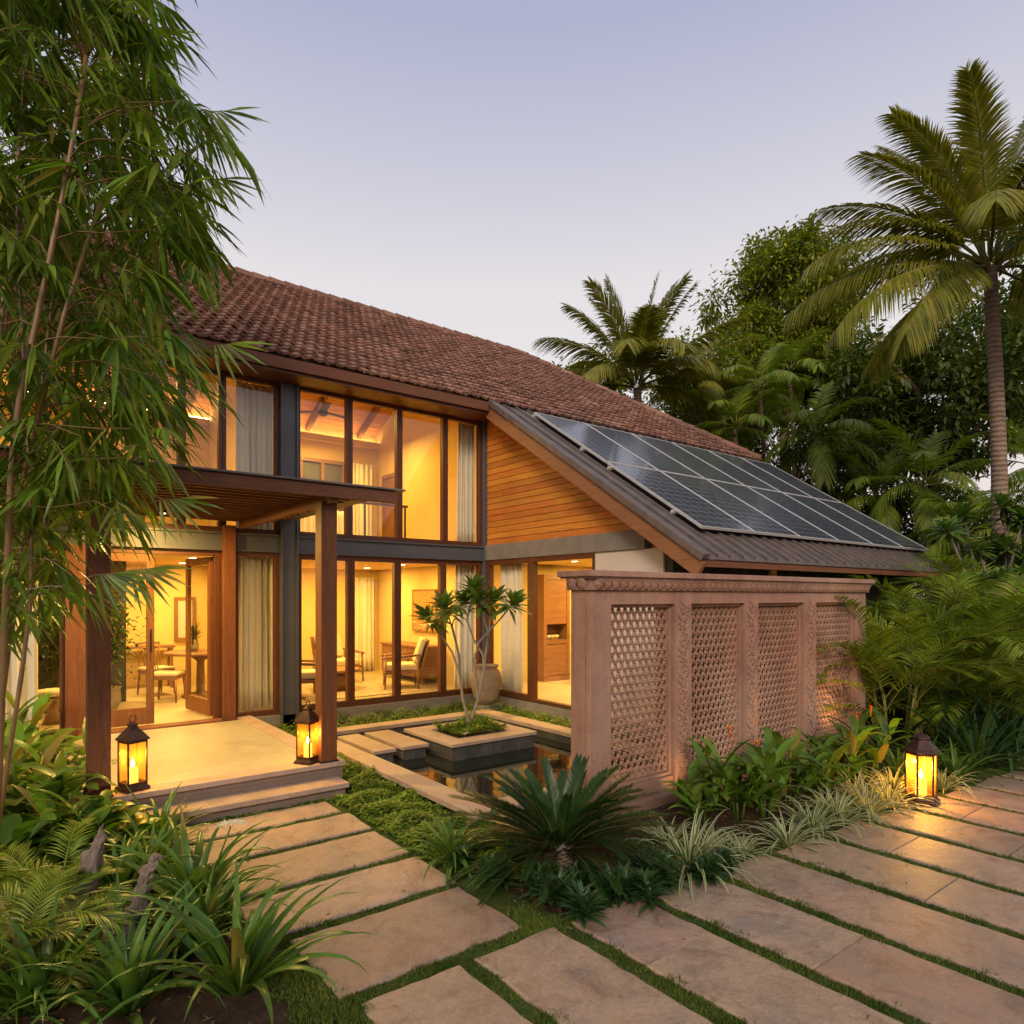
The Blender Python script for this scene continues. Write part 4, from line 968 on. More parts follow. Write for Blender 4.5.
for q in range(4):
    for k in range(N):
        k2 = (k + 1) % N; cell_f.append((q * N + k, q * N + k2, (q + 1) * N + k2, (q + 1) * N + k))
def star(c, cx, y, cz):                                      # six thin spokes with a boss: the rosette in each hole
    for k in range(3):
        an = k * math.pi / 3 + math.pi / 6
        dx, dz = math.cos(an), math.sin(an); w_ = .0032; r_ = .038
        vs = [(cx - dx * r_ + dz * w_, y, cz - dz * r_ - dx * w_), (cx + dx * r_ + dz * w_, y, cz + dz * r_ - dx * w_), (cx + dx * r_ - dz * w_, y, cz + dz * r_ + dx * w_), (cx - dx * r_ - dz * w_, y, cz - dz * r_ + dx * w_)]
        vs += [(a, b + .010, d) for a, b, d in vs]
        c.add(vs, [(0, 1, 2, 3), (7, 6, 5, 4), (0, 4, 5, 1), (2, 6, 7, 3)])
for i, (a, b) in enumerate(pan):
    c = MB(); y = JY0 + 0.085; r = 0; z = pz0 + .0
    while z < pz1 + .03:
        x = a + (hw / 2 if r % 2 else 0) - hw * .2
        while x < b + hw * .6:
            if a - .02 < x < b + .03:
                c.add([(x + vx, y + vy, z + vz) for vx, vy, vz in cell_v], cell_f)
                if i > 1 and False: star(c, x, y + .012, z)
            x += hw
        z += HR * 1.5; r += 1
    jb(c, 'lattice_panel', bevel=0)
    c = MB(); c.box(a, a + .012, JY0 + .05, JY0 + .105, pz0, pz1); c.box(b - .018, b, JY0 + .05, JY0 + .105, pz0, pz1); c.box(a + .012, b - .018, JY0 + .05, JY0 + .105, pz1 - .03, pz1); c.box(a + .012, b - .018, JY0 + .05, JY0 + .105, pz0, pz0 + .03)
    jb(c, 'panel_frame')
co = MB()
co.box(JX0 - .03, JX1 + .03, JY0 - .03, JY1 + .03, 2.06, 2.175)
cor = jb(co, 'cornice')
co = MB(); co.box(JX0 - .09, JX1 + .09, JY0 - .09, JY1 + .09, 2.18, 2.235); co.box(JX0 - .07, JX1 + .07, JY0 - .07, JY1 + .07, 2.165, 2.1795); jb(co, 'coping_band', parent=cor)
co = MB()
def petal(cx, cy, nx, ny):
    tx_, ty_ = -ny, nx; W_ = .05; zt, zb = 2.166, 2.066; pts = []
    outl = [(-1, 1), (-1, .45), (-.55, .1), (0, -.05), (.55, .1), (1, .45), (1, 1)]
    ctr = [(-.5, .95), (-.3, .5), (0, .3), (.3, .5), (.5, .95)]
    vs = [(cx + tx_ * u * W_ + nx * .004, cy + ty_ * u * W_ + ny * .004, zb + (zt - zb) * v) for u, v in outl]
    vs += [(cx + tx_ * u * W_ * .8 + nx * (.075 if v > .6 else .05), cy + ty_ * u * W_ * .8 + ny * (.075 if v > .6 else .05), zb + (zt - zb) * v) for u, v in ctr]
    co.add(vs, [(0, 1, 8, 7), (1, 2, 8), (2, 3, 9, 8), (3, 4, 10, 9), (4, 5, 10), (5, 6, 11, 10), (7, 8, 9, 10, 11)])
n = 50
for k in range(n): petal(JX0 + .02 + (JX1 - JX0 - .04) * (k + .5) / n, JY0 - .03, 0, -1)
jb(co, 'carved_leaf_pattern', parent=cor, bevel=0)
co = MB()
for k in range(2): petal(JX0 - .03, JY0 + .06 + .12 * k, -1, 0)
jb(co, 'carved_leaf_pattern', parent=cor, bevel=0)

# ================================================================ LANTERNS
def make_lantern(style):
    t = thing('lantern', '', 'lantern', (0, 0, 0))
    s = .088; hb = .46
    c = MB(); c.lathe([(s * 1.75, 0), (s * 1.75, .022), (s * 1.5, .04), (s * 1.42, .055)], n=4, ph=math.pi / 4) if style != 'hex' else c.lathe([(.16, 0), (.16, .03), (.14, .045), (.135, .065)], n=6)
    build(c, 'base', 'bronze', t, bevel=.004)
    nn = 6 if style == 'hex' else 4; rad = .125 if style == 'hex' else s * 1.35; ph = 0 if style == 'hex' else math.pi / 4; z0 = .065 if style == 'hex' else .055
    P = [(rad * math.cos(2 * math.pi * k / nn + ph), rad * math.sin(2 * math.pi * k / nn + ph)) for k in range(nn)]
    c = MB()
    for k in range(nn): c.tube([(P[k][0], P[k][1], z0), (P[k][0], P[k][1], hb)], .009, 6)
    for k in range(nn):
        a, b = P[k], P[(k + 1) % nn]
        c.bar((a[0], a[1], z0 + .01), (b[0], b[1], z0 + .01), .014, .02); c.bar((a[0], a[1], hb - .01), (b[0], b[1], hb - .01), .014, .02)
    build(c, 'frame', 'bronze', t)
    for k in range(nn):
        a, b = P[k], P[(k + 1) % nn]; c = MB(); c.bar((a[0] * .985, a[1] * .985, (z0 + hb) / 2), (b[0] * .985, b[1] * .985, (z0 + hb) / 2), .003, hb - z0 - .02); build(c, 'pane', 'lglass', t)
    c = MB()
    if style == 'hex': prof = [(.155, hb), (.157, hb + .012), (.13, hb + .035), (.075, hb + .10), (.07, hb + .105), (.07, hb + .125), (.082, hb + .13), (.05, hb + .155), (.012, hb + .17)]
    else: prof = [(s * 1.7, hb), (s * 1.7, hb + .012), (s * .75, hb + .10), (s * .5, hb + .12), (s * .5, hb + .135), (s * .62, hb + .14), (s * .3, hb + .165)]
    c.lathe(prof, n=nn, ph=ph); rf_ = build(c, 'roof', 'bronze', t, bevel=.003)
    zt = hb + .165; c = MB(); pts = [(.032 * math.cos(a), 0, zt + .03 + .032 * math.sin(a)) for a in [2 * math.pi * k / 14 for k in range(15)]]
    c.tube(pts, .005, 6, cap=False); c.lathe([(.008, zt - .01), (.013, zt + .002), (.004, zt + .012)], n=8); build(c, 'ring', 'bronze', t, True)
    c = MB(); c.lathe([(.045, z0 + .001), (.047, z0 + .03), (.045, z0 + .15), (.032, z0 + .153), (.008, z0 + .145)], n=18); cd = build(c, 'candle', 'candle', t, True)
    c = MB(); c.lathe([(.002, z0 + .15), (.017, z0 + .175), (.013, z0 + .20), (.001, z0 + .235)], n=8); build(c, 'flame', 'flame', cd, True)
    l = bpy.data.lights.new('candle_light', 'POINT'); l.energy = 9; l.color = (1, .58, .13); l.shadow_soft_size = .03
    o = bpy.data.objects.new('candle_light', l); col.objects.link(o); o.location = (0, 0, z0 + .26); o.parent = t
    return t
L1 = make_lantern('square'); L1.location = (0.86, 6.70, .302); L1.rotation_euler = (0, 0, R(20)); L1.scale = (1.0, 1.0, 1.0)
q = G(133, 790, .3); L1.location = (q.x, q.y + .02, .3025)
L1['label'] = 'square bronze lantern with lit candle beside the pergola post at the leafy side'
L1.scale = (.95, .95, .95)
L2 = make_lantern('square'); L2.scale = (.92, .92, .92); q = G(309, 763, .3); L2.location = (q.x, q.y + .03, .3025); L2.rotation_euler = (0, 0, R(32))
L2['label'] = 'square bronze lantern with lit candle on the porch corner nearest the pool'
L3 = make_lantern('hex'); q = G(921, 802, .03); L3.location = (q.x, q.y, .032); L3.rotation_euler = (0, 0, R(8)); L3.scale = (1.05, 1.05, 1.05)
L3['label'] = 'six sided lantern glowing on the paving slabs beside the planting bed'
for l in (L1, L2, L3): l['group'] = 'candle lanterns'
for o in bpy.data.objects:
    if o.name.startswith('candle_light') and o.parent == L3: o.data.energy = 45
# garden spot lights hidden in the beds
def spike(loc, aim, power, label, ang=60, colr=(1, .5, .14)):
    t = thing('garden_spotlight', label, 'spotlight', loc)
    loc = Vector(loc); d = (Vector(aim) - loc).normalized()
    c = MB(); c.tube([loc, loc + Vector((0, 0, .10))], .008, 6); build(c, 'spike', 'black', t)
    c = MB(); p0 = loc + Vector((0, 0, .10)); c.tube([p0, p0 + d * .09], [.03, .035], 12, cap=False); build(c, 'lamp_head', 'black', t)
    l = bpy.data.lights.new('spot_lamp', 'SPOT'); l.energy = power; l.spot_size = R(ang); l.spot_blend = .7; l.color = colr; l.shadow_soft_size = .03
    o = bpy.data.objects.new('spot_lamp', l); col.objects.link(o); o.parent = t; o.location = p0 + d * .02 - loc; o.rotation_euler = d.to_track_quat('-Z', 'Y').to_euler()
spike((8.35, 3.75, 0.0), (8.45, 4.3, 0.7), 75, 'small garden spotlight at the foot of the fourth lattice panel', 80)
spike((5.2, 3.85, 0.0), (5.25, 4.3, 0.25), 10, 'small garden spotlight at the foot of the first lattice pier', 80)
# ================================================================ PLANTS
def veg(name, mats, fill, cat, part='leaves', extra=None):
    def mk():
        t = thing(name, '', cat, (0, 0, 0)); c = MB(); fill(c); build(c, part, mats, t, True)
        if extra: extra(t)
        return t
    return mk
def strapper(seed, n, L, W, el=(0.7, 1.4), droop=(0.6, 1.6), fold=.22, edge=None, shape='strap', nseg=6, spread=.03, z=0.0):
    def f(c):
        r = random.Random(seed)
        for i in range(n):
            t = i / n; az = i * 2.399 + r.uniform(-.3, .3); e_ = el[1] + (el[0] - el[1]) * t + r.uniform(-.12, .12)
            l = L * r.uniform(.7, 1.08) * (0.75 + .25 * math.sin(t * 3.1)); s = spread * (.3 + t)
            c.blade((math.cos(az) * s, math.sin(az) * s, z + .01 * (1 - t)), az, e_, l, W * r.uniform(.8, 1.15), r.uniform(*droop), nseg, fold, shape, edge=edge, lean=r.uniform(-.25, .25))
    return f
def frond(c, base, az, el, L, droop, nl, ll, lw, vee=.35, hang=.2, sweep=.5, rr=random, mi=0, rmi=0, rad=.012, start=.12, nb=2, seg=9, pw=.55):
    p = Vector(base); h = Vector((math.cos(az), math.sin(az), 0)); sd = Vector((-math.sin(az), math.cos(az), 0)); pts = [p.copy()]; ds = []
    tw = rr.uniform(-.25, .25)
    for i in range(seg):
        t = (i + .5) / seg; e_ = el - droop * t ** 1.3
        d = h * math.cos(e_) + Vector((0, 0, 1)) * math.sin(e_) + sd * tw * t * .5; d.normalize(); ds.append(d); p = p + d * (L / seg); pts.append(p.copy())
    c.tube(pts, [rad * (1 - .85 * i / seg) for i in range(seg + 1)], 4, rmi, cap=False)
    for i in range(nl):
        t = start + (1 - start) * (i + .5) / nl; f = t * seg; k = min(seg - 1, int(f)); q = pts[k].lerp(pts[k + 1], f - k); d = ds[k]
        up = sd.cross(d) * -1
        if up.z < 0: up = -up
        env = max(.12, math.sin(math.pi * (0.08 + 0.86 * t)) ** pw)
        for s_ in (-1, 1):
            v = sd * s_ * (1 - .35 * t) + d * (sweep + .6 * t) + up * (vee + rr.uniform(-.12, .12)) + Vector((rr.uniform(-.06, .06), rr.uniform(-.06, .06), rr.uniform(-.08, .05)))
            c.leafd(q, v, up, ll * env * rr.uniform(.88, 1.1), lw * (0.7 + .3 * env), mi, .1, hang, nb)
def cycad(c):
    r = random.Random(11)
    for i in range(84):
        t = i / 84; az = i * 2.399 + r.uniform(-.2, .2); el = 1.22 - 1.14 * t ** .8 + r.uniform(-.12, .12); old = t > .86 and r.random() < .4
        frond(c, (math.cos(az) * .06, math.sin(az) * .06, .20 - .06 * t), az, el, (.64 + .38 * t ** .6) * r.uniform(.85, 1.08), (.55 + .35 * t) * r.uniform(.7, 1.3), 84, .108, .0115, r.uniform(.35, .65), .03, .95, r, mi=1 if old else 0, rad=.008, start=.08, nb=2, seg=7, pw=.35, rmi=1)
def cycad_x(t):
    c = MB(); c.lathe([(.11, 0), (.13, .08), (.12, .16), (.08, .22), (.03, .24)], n=14)
    r = random.Random(1)
    for i in range(120):
        a = i * 2.4; z = .02 + .18 * i / 120; c.leafd((.14 * math.cos(a), .14 * math.sin(a), z), (math.cos(a), math.sin(a), .9), (0, 0, 1), .07, .05)
    build(c, 'trunk', 'bark', t)
K = {}
M['dryfrond'] = leafmat('yellowed cycad leaf', (0.09, 0.08, 0.02), (0.15, 0.12, 0.04), 0.2)
K['cycad'] = Kind(veg('cycad', ['cycad', 'dryfrond'], cycad, 'cycad', 'fronds', cycad_x))
K['crinum'] = Kind(veg('crinum_lily', 'crinum', strapper(3, 36, .80, .066, (.55, 1.5), (.5, 1.6), nseg=8, spread=.05), 'lily plant'))
K['crinum2'] = Kind(veg('crinum_lily', 'crinum', strapper(8, 34, .70, .056, (.5, 1.48), (.5, 1.7), nseg=8, spread=.05), 'lily plant'))
K['slily'] = Kind(veg('spider_lily', 'crinum', strapper(5, 34, .56, .052, (.25, 1.35), (.9, 1.9), nseg=7, spread=.05), 'lily plant'))
K['spider'] = Kind(veg('spider_plant', ['spider', 'spiderw'], strapper(6, 54, .46, .024, (.35, 1.35), (.9, 2.2), .18, 1, nseg=6, spread=.05), 'spider plant'))
K['spider2'] = Kind(veg('spider_plant', ['spider', 'spiderw'], strapper(16, 44, .38, .022, (.3, 1.3), (.9, 2.0), .18, 1, nseg=6, spread=.05), 'spider plant'))
K['glow_spider'] = Kind(veg('spider_plant', ['yellowleaf', 'spiderw'], strapper(26, 56, .42, .022, (.3, 1.35), (.8, 2.0), .18, 1, nseg=6, spread=.05), 'spider plant'))  # yellow leaves carry the lantern glow in their colour
K['liri'] = Kind(veg('strap_leaf_plant', 'crinum', strapper(12, 40, .55, .026, (.3, 1.3), (.8, 1.8), nseg=6, spread=.06), 'grass plant'))
K['darkgrass'] = Kind(veg('strap_leaf_plant', 'rosette', strapper(13, 46, .85, .035, (.3, 1.35), (.7, 1.5), nseg=7, spread=.08), 'grass plant'))
def rosette(c):
    r = random.Random(21)
    for j in range(5):
        cx, cy = r.uniform(-.07, .07), r.uniform(-.07, .07)
        for i in range(17):
            t = i / 17; az = i * 2.399 + j; c.blade((cx, cy, .04 + .05 * (1 - t)), az, 1.25 - 1.1 * t + r.uniform(-.1, .1), .15 * r.uniform(.8, 1.1), .034, .5, 4, .25, 'lance')
K['rosette'] = Kind(veg('rosette_plant', 'rosette', rosette, 'ground plant'))
def broad(seed, n, L, W, hh, nst=5):
    def f(c):
        r = random.Random(seed)
        for s_ in range(nst):
            a = s_ * 2.2 + r.uniform(0, 1); lean = r.uniform(.03, .16); H_ = hh * r.uniform(.55, 1.05)
            pts = [Vector((math.cos(a) * (.03 + lean * k * k * .12), math.sin(a) * (.03 + lean * k * k * .12), H_ * k / 4)) for k in range(5)]
            c.tube(pts, .008, 5)
            for i in range(n):
                t = .25 + .75 * i / n; q = pts[min(4, int(t * 4))]; q = pts[0].lerp(pts[4], t) if t < 1 else pts[4]
                az = i * 2.5 + s_ + r.uniform(-.4, .4)
                c.blade(q, az, r.uniform(.45, 1.25), L * r.uniform(.7, 1.1), W * r.uniform(.8, 1.1), r.uniform(.5, 1.4), 6, .16, 'lance')
    return f
def blossoms(mat, pts, size):
    def x(t):
        r = random.Random(2)
        for p in pts:
            c = MB()
            for k in range(9):
                a = k * 2.4; e_ = r.uniform(.3, 1.4); c.leafd(p, (math.cos(a) * math.cos(e_), math.sin(a) * math.cos(e_), math.sin(e_)), (0, 0, 1), size * r.uniform(.7, 1.1), size * .45, 0, .2, .2)
            c.tube([(p[0] * .9, p[1] * .9, p[2] * .9), p], .006, 4); build(c, 'blossom', mat, t)
    return x
K['heli'] = Kind(veg('ginger_plant', 'broad', broad(31, 7, .36, .085, .55), 'ginger plant', 'leaves', blossoms('petalo', [(.05, -.05, .66), (-.12, .04, .58)], .045)))
K['heli2'] = Kind(veg('ginger_plant', 'broad', broad(37, 6, .30, .07, .42, 6), 'ginger plant', 'leaves'))
K['heli3'] = Kind(veg('ginger_plant', 'broad', broad(57, 6, .34, .08, .62, 5), 'ginger plant', 'leaves'))
def hosta(c):
    r = random.Random(41)
    for i in range(22):
        t = i / 22; az = i * 2.399; l = r.uniform(.14, .26); e_ = 1.35 - 1.0 * t
        b = Vector((0, 0, 0)); d = Vector((math.cos(az) * math.cos(e_), math.sin(az) * math.cos(e_), math.sin(e_))); q = d * l
        c.tube([b, q * .5 + Vector((0, 0, .01)), q], .005, 4); c.blade(q, az, e_ - .35, r.uniform(.20, .30), r.uniform(.11, .15), 1.1, 6, .12, 'broad')
K['hosta'] = Kind(veg('broad_leaf_plant', 'broad', hosta, 'foliage plant'))
K['yhosta'] = Kind(veg('broad_leaf_plant', 'yellowleaf', hosta, 'foliage plant'))
def areca(seed, nst, nf, hmin, hmax, L, nl=34, ll=.40, lw=.026):
    def f(c):
        r = random.Random(seed)
        for s_ in range(nst):
            a = s_ * 2.4 + r.uniform(0, 1); b = Vector((math.cos(a) * .16, math.sin(a) * .16, 0)); hh = r.uniform(hmin, hmax); top = b + Vector((math.cos(a) * .25 * hh * .5, math.sin(a) * .25 * hh * .5, hh))
            c.tube([b, b.lerp(top, .5) + Vector((0, 0, .05)), top], [.022, .018, .012], 6, 1)
            for i in range(nf):
                az = a + i * 2.0 + r.uniform(-.5, .5)
                frond(c, top - Vector((0, 0, .06 * i)), az, r.uniform(.75, 1.4), L * r.uniform(.75, 1.1), r.uniform(1.0, 1.9), nl, ll, lw, .38, .3, .55, r, rmi=1, rad=.009, start=.22, seg=8)
    return f
K['areca'] = Kind(veg('areca_palm', ['areca', 'yellowleaf'], areca(51, 6, 5, .4, 1.1, 1.35, 28), 'palm', 'fronds'))
K['areca2'] = Kind(veg('areca_palm', ['areca', 'yellowleaf'], areca(59, 5, 5, .3, .8, 1.2, 28), 'palm', 'fronds'))
K['parlour'] = Kind(veg('parlour_palm', ['areca', 'areca'], areca(67, 4, 5, .12, .3, .55, 26, .20, .012), 'palm', 'fronds'))
K['ypalm'] = Kind(veg('parlour_palm', ['yellowleaf', 'yellowleaf'], areca(68, 3, 5, .05, .18, .42, 24, .16, .010), 'palm', 'fronds'))

def put(kind, px, py, sc, label, group=None, rz=None, z=0.0, n=[0]):
    n[0] += 1; p = G(px, py, z)
    return K[kind].put(p, (n[0] * 1.7) % 6.28 if rz is None else rz, sc, label, group)
# --- centre bed
put('cycad', 560, 868, .93, 'large dark green cycad with stiff feathered fronds in the middle bed', rz=.3)
put('slily', 452, 862, 1.05, 'strap leaved lily clump between the cycad and the ground cover beside the walk')
put('slily', 490, 842, .9, 'strap leaved lily clump tucked behind the cycad near the pool coping')
g_ = 'low dark rosette plants under the cycad'
for i, (x, y, s) in enumerate(((497, 893, 1.0), (532, 905, 1.0), (563, 918, .95), (592, 928, 1.0), (612, 908, 1.1), (640, 918, 1.0), (668, 903, 1.1), (650, 886, 1.0), (697, 890, .95), (515, 877, .9), (470, 878, .8), (580, 898, .9), (715, 880, .8))):
    put('rosette', x, y - 6, s * 1.12, 'low dark green rosette plant growing under the edge of the cycad', g_)
gs = 'white striped spider plants in the bed before the screen'
for x, y, s, k, lb in ((690, 872, 1.12, 'spider', 'largest white striped spider plant, beside the cycad'), (668, 850, .9, 'spider2', 'white striped spider plant half under the cycad fronds'),
    (716, 858, .8, 'spider2', 'white striped spider plant at the foot of the second lattice panel'), (788, 846, .95, 'spider2', 'white striped spider plant at the slab ends below the third lattice panel'),
    (742, 856, .7, 'spider2', 'small white striped spider plant near the slab ends'), (812, 832, .85, 'spider', 'white striped spider plant in front of the orange flowered ginger'),
    (838, 824, .9, 'spider', 'white striped spider plant below the fourth lattice panel'), (825, 812, .9, 'spider2', 'white striped spider plant behind its larger neighbour by the fourth panel')):
    put(k, x, y, s * 1.28, lb, gs)
for x, y, s, lb in ((868, 814, 1.0, 'striped spider plant with painted lantern glow two steps from the glowing lantern'), (889, 806, .95, 'striped spider plant with painted lantern glow touching the glowing six sided lantern'), (893, 793, 1.0, 'striped spider plant with painted lantern glow behind the glowing six sided lantern'), (858, 800, .95, 'striped spider plant with painted lantern glow between ginger and screen corner'), (943, 790, .9, 'striped spider plant with painted lantern glow beyond the glowing six sided lantern')):
    put('glow_spider', x, y, s * 1.25, lb, 'spider plants coloured with the lantern glow')
gg = 'ginger plants before the screen'
for x, y, s, k, lb in ((700, 826, .95, 'heli2', 'ginger plant between the first and second lattice panels'), (738, 822, 1.0, 'heli', 'ginger plant with orange blossoms before the second lattice panel'),
    (765, 818, .9, 'heli2', 'bushy ginger plant before the pier of the third panel'), (790, 806, 1.0, 'heli3', 'tall ginger plant before the third lattice panel'), (818, 800, .95, 'heli2', 'ginger plant between third and fourth panels'),
    (846, 790, 1.0, 'heli3', 'tall ginger plant before the fourth lattice panel'), (868, 782, 1.0, 'heli', 'ginger plant with orange blossoms at the end pier of the screen'), (716, 808, .9, 'heli3', 'ginger plant close against the second pier'), (772, 796, .9, 'heli2', 'ginger plant close against the third pier'), (830, 778, .9, 'heli2', 'ginger plant close against the fourth pier')):
    put(k, x, y, s * 1.22, lb, gg)
# --- right bed
gr = 'strap leaved plants beyond the lantern'
for x, y, s, k, lb in ((900, 778, 1.2, 'liri', 'strap leaved plant directly behind the glowing lantern'), (955, 778, 1.15, 'liri', 'strap leaved plant at the slab ends beyond the lantern'), (930, 768, 1.15, 'liri', 'strap leaved plant under the areca palms'),
    (978, 768, 1.35, 'darkgrass', 'large dark strap leaved plant at the far slab ends'), (1012, 758, 1.5, 'darkgrass', 'largest dark strap leaved plant beside the far path'), (955, 755, 1.5, 'darkgrass', 'dark strap leaved plant behind the palms by the path'), (1050, 752, 1.4, 'darkgrass', 'dark strap leaved plant at the end of the path')):
    put(k, x, y, s * 1.15, lb, gr)
ga = 'areca palms beside the lattice screen'
for x, y, s, k, lb in ((893, 748, 1.12, 'areca', 'areca palm touching the end of the lattice screen'), (938, 742, 1.15, 'areca2', 'areca palm second from the lattice screen'), (925, 722 , 1.35, 'areca', 'tall areca palm behind the first pair'), (985, 735, 1.4, 'areca', 'areca palm below the pink blossom bush'),
    (1035, 738, 1.3, 'areca2', 'areca palm beside the far end of the path'), (905, 712, 1.25, 'areca2', 'areca palm between the wing roof and the screen'), (965, 708, 1.55, 'areca', 'arching areca palm under the coconut trunk'), (1020, 712, 1.4, 'areca2', 'areca palm behind the blossom bush')):
    put(k, x, y, s, lb, ga)
# --- left bed
gl = 'crinum lilies beside the walk'
for x, y, s, k, lb in ((238, 992, 1.0, 'crinum', 'big crinum lily arching over the walk closest to the camera'), (128, 1010, .98, 'crinum2', 'crinum lily with long arching leaves at the bottom of the bed'), (192, 912, 1.0, 'crinum', 'crinum lily with a white flower head beside the slabs'),
    (150, 880, .9, 'crinum2', 'crinum lily behind the driftwood'), (205, 935, .85, 'crinum2', 'crinum lily leaning over the middle slab'), (160, 848, .85, 'crinum2', 'crinum lily near the porch step'), (40, 1010, .9, 'crinum', 'crinum lily in the bottom corner below the palms'), (185, 955, .7, 'crinum2', 'small crinum lily between two bigger ones'), (120, 905, .8, 'crinum', 'crinum lily in the middle of the planting beside the parlour palm')):
    put(k, x, y, s, lb, gl)
gh = 'broad leaved plants at the porch side'
for x, y, s, k, lb in ((52, 842, 1.1, 'hosta', 'broad leaved plant with the largest dark leaf near the bamboo'), (18, 850, 1.15, 'hosta', 'broad leaved plant at the foot of the bamboo'), (100, 866, .85, 'hosta', 'broad leaved plant below the lantern on the porch'), (50, 812, .9, 'yhosta', 'yellow green broad leaved plant before the pergola post'),
    (20, 800, 1.0, 'yhosta', 'yellow green broad leaved plant behind the bamboo stems'), (132, 868, .6, 'hosta', 'small broad leaved plant at the lower porch step'), (40, 780, 1.1, 'hosta', 'broad leaved plant next to the glass wall and post'), (85, 860, .9, 'hosta', 'broad leaved plant beside the upright driftwood'), (5, 890, 1.0, 'hosta', 'broad leaved plant at the very edge of the bed'), (12, 775, 1.1, 'heli3', 'tall leafy plant between the bamboo stems and the glass wall'), (28, 838, 1.0, 'heli3', 'tall leafy plant in front of the porch edge near the bamboo'), (70, 868, .8, 'heli3', 'leafy plant at the foot of the shaded pergola post'), (48, 800, 1.0, 'heli2', 'leafy plant beside the porch edge behind the broad leaves'), (-20, 830, 1.1, 'heli3', 'tall leafy plant at the picture edge below the bamboo')):
    put(k, x, y, s * 1.4, lb, gh)
for x, y, s, k, lb in ((38, 935, .95, 'parlour', 'small feathery green palm in the planting beside the driftwood'), (60, 985, .95, 'ypalm', 'yellowish feathery palm below the small green palm'), (8, 975, 1.0, 'parlour', 'small feathery palm cut by the picture edge'), (95, 950, .6, 'ypalm', 'small yellowish palm beside the lower driftwood')):
    put(k, x, y, s, lb, 'small palms in the planting beside the walk')
for x, y, s, lb in ((136, 862, .9, 'narrow leaved plant between lilies and porch'), (110, 870, 1.0, 'narrow leaved plant behind the driftwood'), (20, 1015, .9, 'narrow leaved plant in the bottom corner'), (66, 900, .8, 'narrow leaved plant above the small palm')):
    put('liri', x, y, s, lb, 'narrow leaved plants in the bed by the walk')
# white crinum flower
p0 = G(212, 905); p1 = PD(231, 826, 4.25)
t = thing('crinum_flower', 'white spidery flower head on a tall stalk over the slabs', 'flower', p0)
c = MB(); c.tube([p0, p0.lerp(p1, .6) + Vector((-.02, 0, .02)), p1], [.007, .006, .005], 6); build(c, 'stalk', 'crinum', t, True)
c = MB(); r = random.Random(7)
for k in range(9):
    a = k * 2.4; e_ = r.uniform(-.1, 1.3); ctr = p1 + Vector((math.cos(a) * math.cos(e_), math.sin(a) * math.cos(e_), math.sin(e_))) * .055
    for j in range(6):
        b = j * 1.05 + k; c.leafd(ctr, (math.cos(b) + (ctr - p1).x * 8, math.sin(b) + (ctr - p1).y * 8, .4), (0, 0, 1), .06, .012, 0, .1, .5)
build(c, 'petals', 'petalw', t)
# driftwood
M['drift'] = stone('driftwood', [(0.10, 0.07, 0.055), (0.20, 0.15, 0.12), (0.28, 0.22, 0.18)], 7, 0.85, 0.6, 0.0, 0.1)
for (pts, rad, lb) in (([(78, 925, 3.9), (84, 880, 3.95), (98, 850, 4.0), (104, 822, 4.05)], [.07, .075, .05, .015], 'upright weathered driftwood pointing up beside the small palm'),
                       ([(112, 930, 3.7), (138, 918, 3.72), (143, 880, 3.75), (152, 868, 3.8), (160, 853, 3.8)], [.06, .05, .032, .028, .012], 'knotted driftwood branch between the lilies'),
                       ([(95, 905, 3.9), (120, 925, 3.8), (140, 945, 3.6)], [.05, .07, .04], 'driftwood log lying on the soil among lilies')):
    P = [PD(*q) for q in pts]; o = MB(); o.tube(P, rad, 9); ob = build(o, 'driftwood', 'drift', None, True, org=P[0])
    s = ob.modifiers.new('sub', 'SUBSURF'); s.levels = s.render_levels = 3
    tx_ = bpy.data.textures.new('knots', 'CLOUDS'); tx_.noise_scale = .05; d_ = ob.modifiers.new('knots', 'DISPLACE'); d_.texture = tx_; d_.strength = .09
    tag(ob, lb, 'driftwood', 'driftwood pieces in the bed')

# ---------------------------------------------------------------- ground cover, soil litter
gc = MB(); rg = random.Random(14)
def cover(x0, x1, y0, y1, n, z=0.0, hmax=.12, s=(.03, .055), test=None):
    for _ in range(n):
        x, y = rg.uniform(x0, x1), rg.uniform(y0, y1)
        if test and not test(x, y): continue
        hh = hmax * (0.5 + .5 * math.sin(x * 9 + math.sin(y * 7) * 2) * math.cos(y * 8)) * rg.uniform(.3, 1) + .01
        a = rg.uniform(0, 6.28); e_ = rg.uniform(-.1, .9); gc.leafd((x, y, z + hh), (math.cos(a) * math.cos(e_), math.sin(a) * math.cos(e_), math.sin(e_)), (0, 0, 1), rg.uniform(*s), rg.uniform(.018, .030), 0, .2, .3, 2)
cover(2.56, 3.24, 4.1, 6.5, 12000, test=lambda x, y: not (x < 2.80 and y > 6.2)); cover(2.88, 3.24, 6.5, 9.1, 5000, hmax=.14)
cover(2.88, 6.95, 9.14, 9.78, 9000, hmax=.24); cover(6.5, 6.92, 6.0, 9.2, 5000, hmax=.22)
cover(4.70, 5.50, 7.23, 7.92, 4200, z=.16, hmax=.22); cover(0.8, 2.7, 6.17, 6.27, 800, hmax=.03, s=(.015, .03)); cover(2.6, 3.2, 3.5, 4.1, 900, test=lambda x, y: (x + y) > 6.6)
tag(build(gc, 'ground_cover', 'cover'), kind='stuff', label='dense small leaved green ground cover between the walk and the pool')
lt = MB()
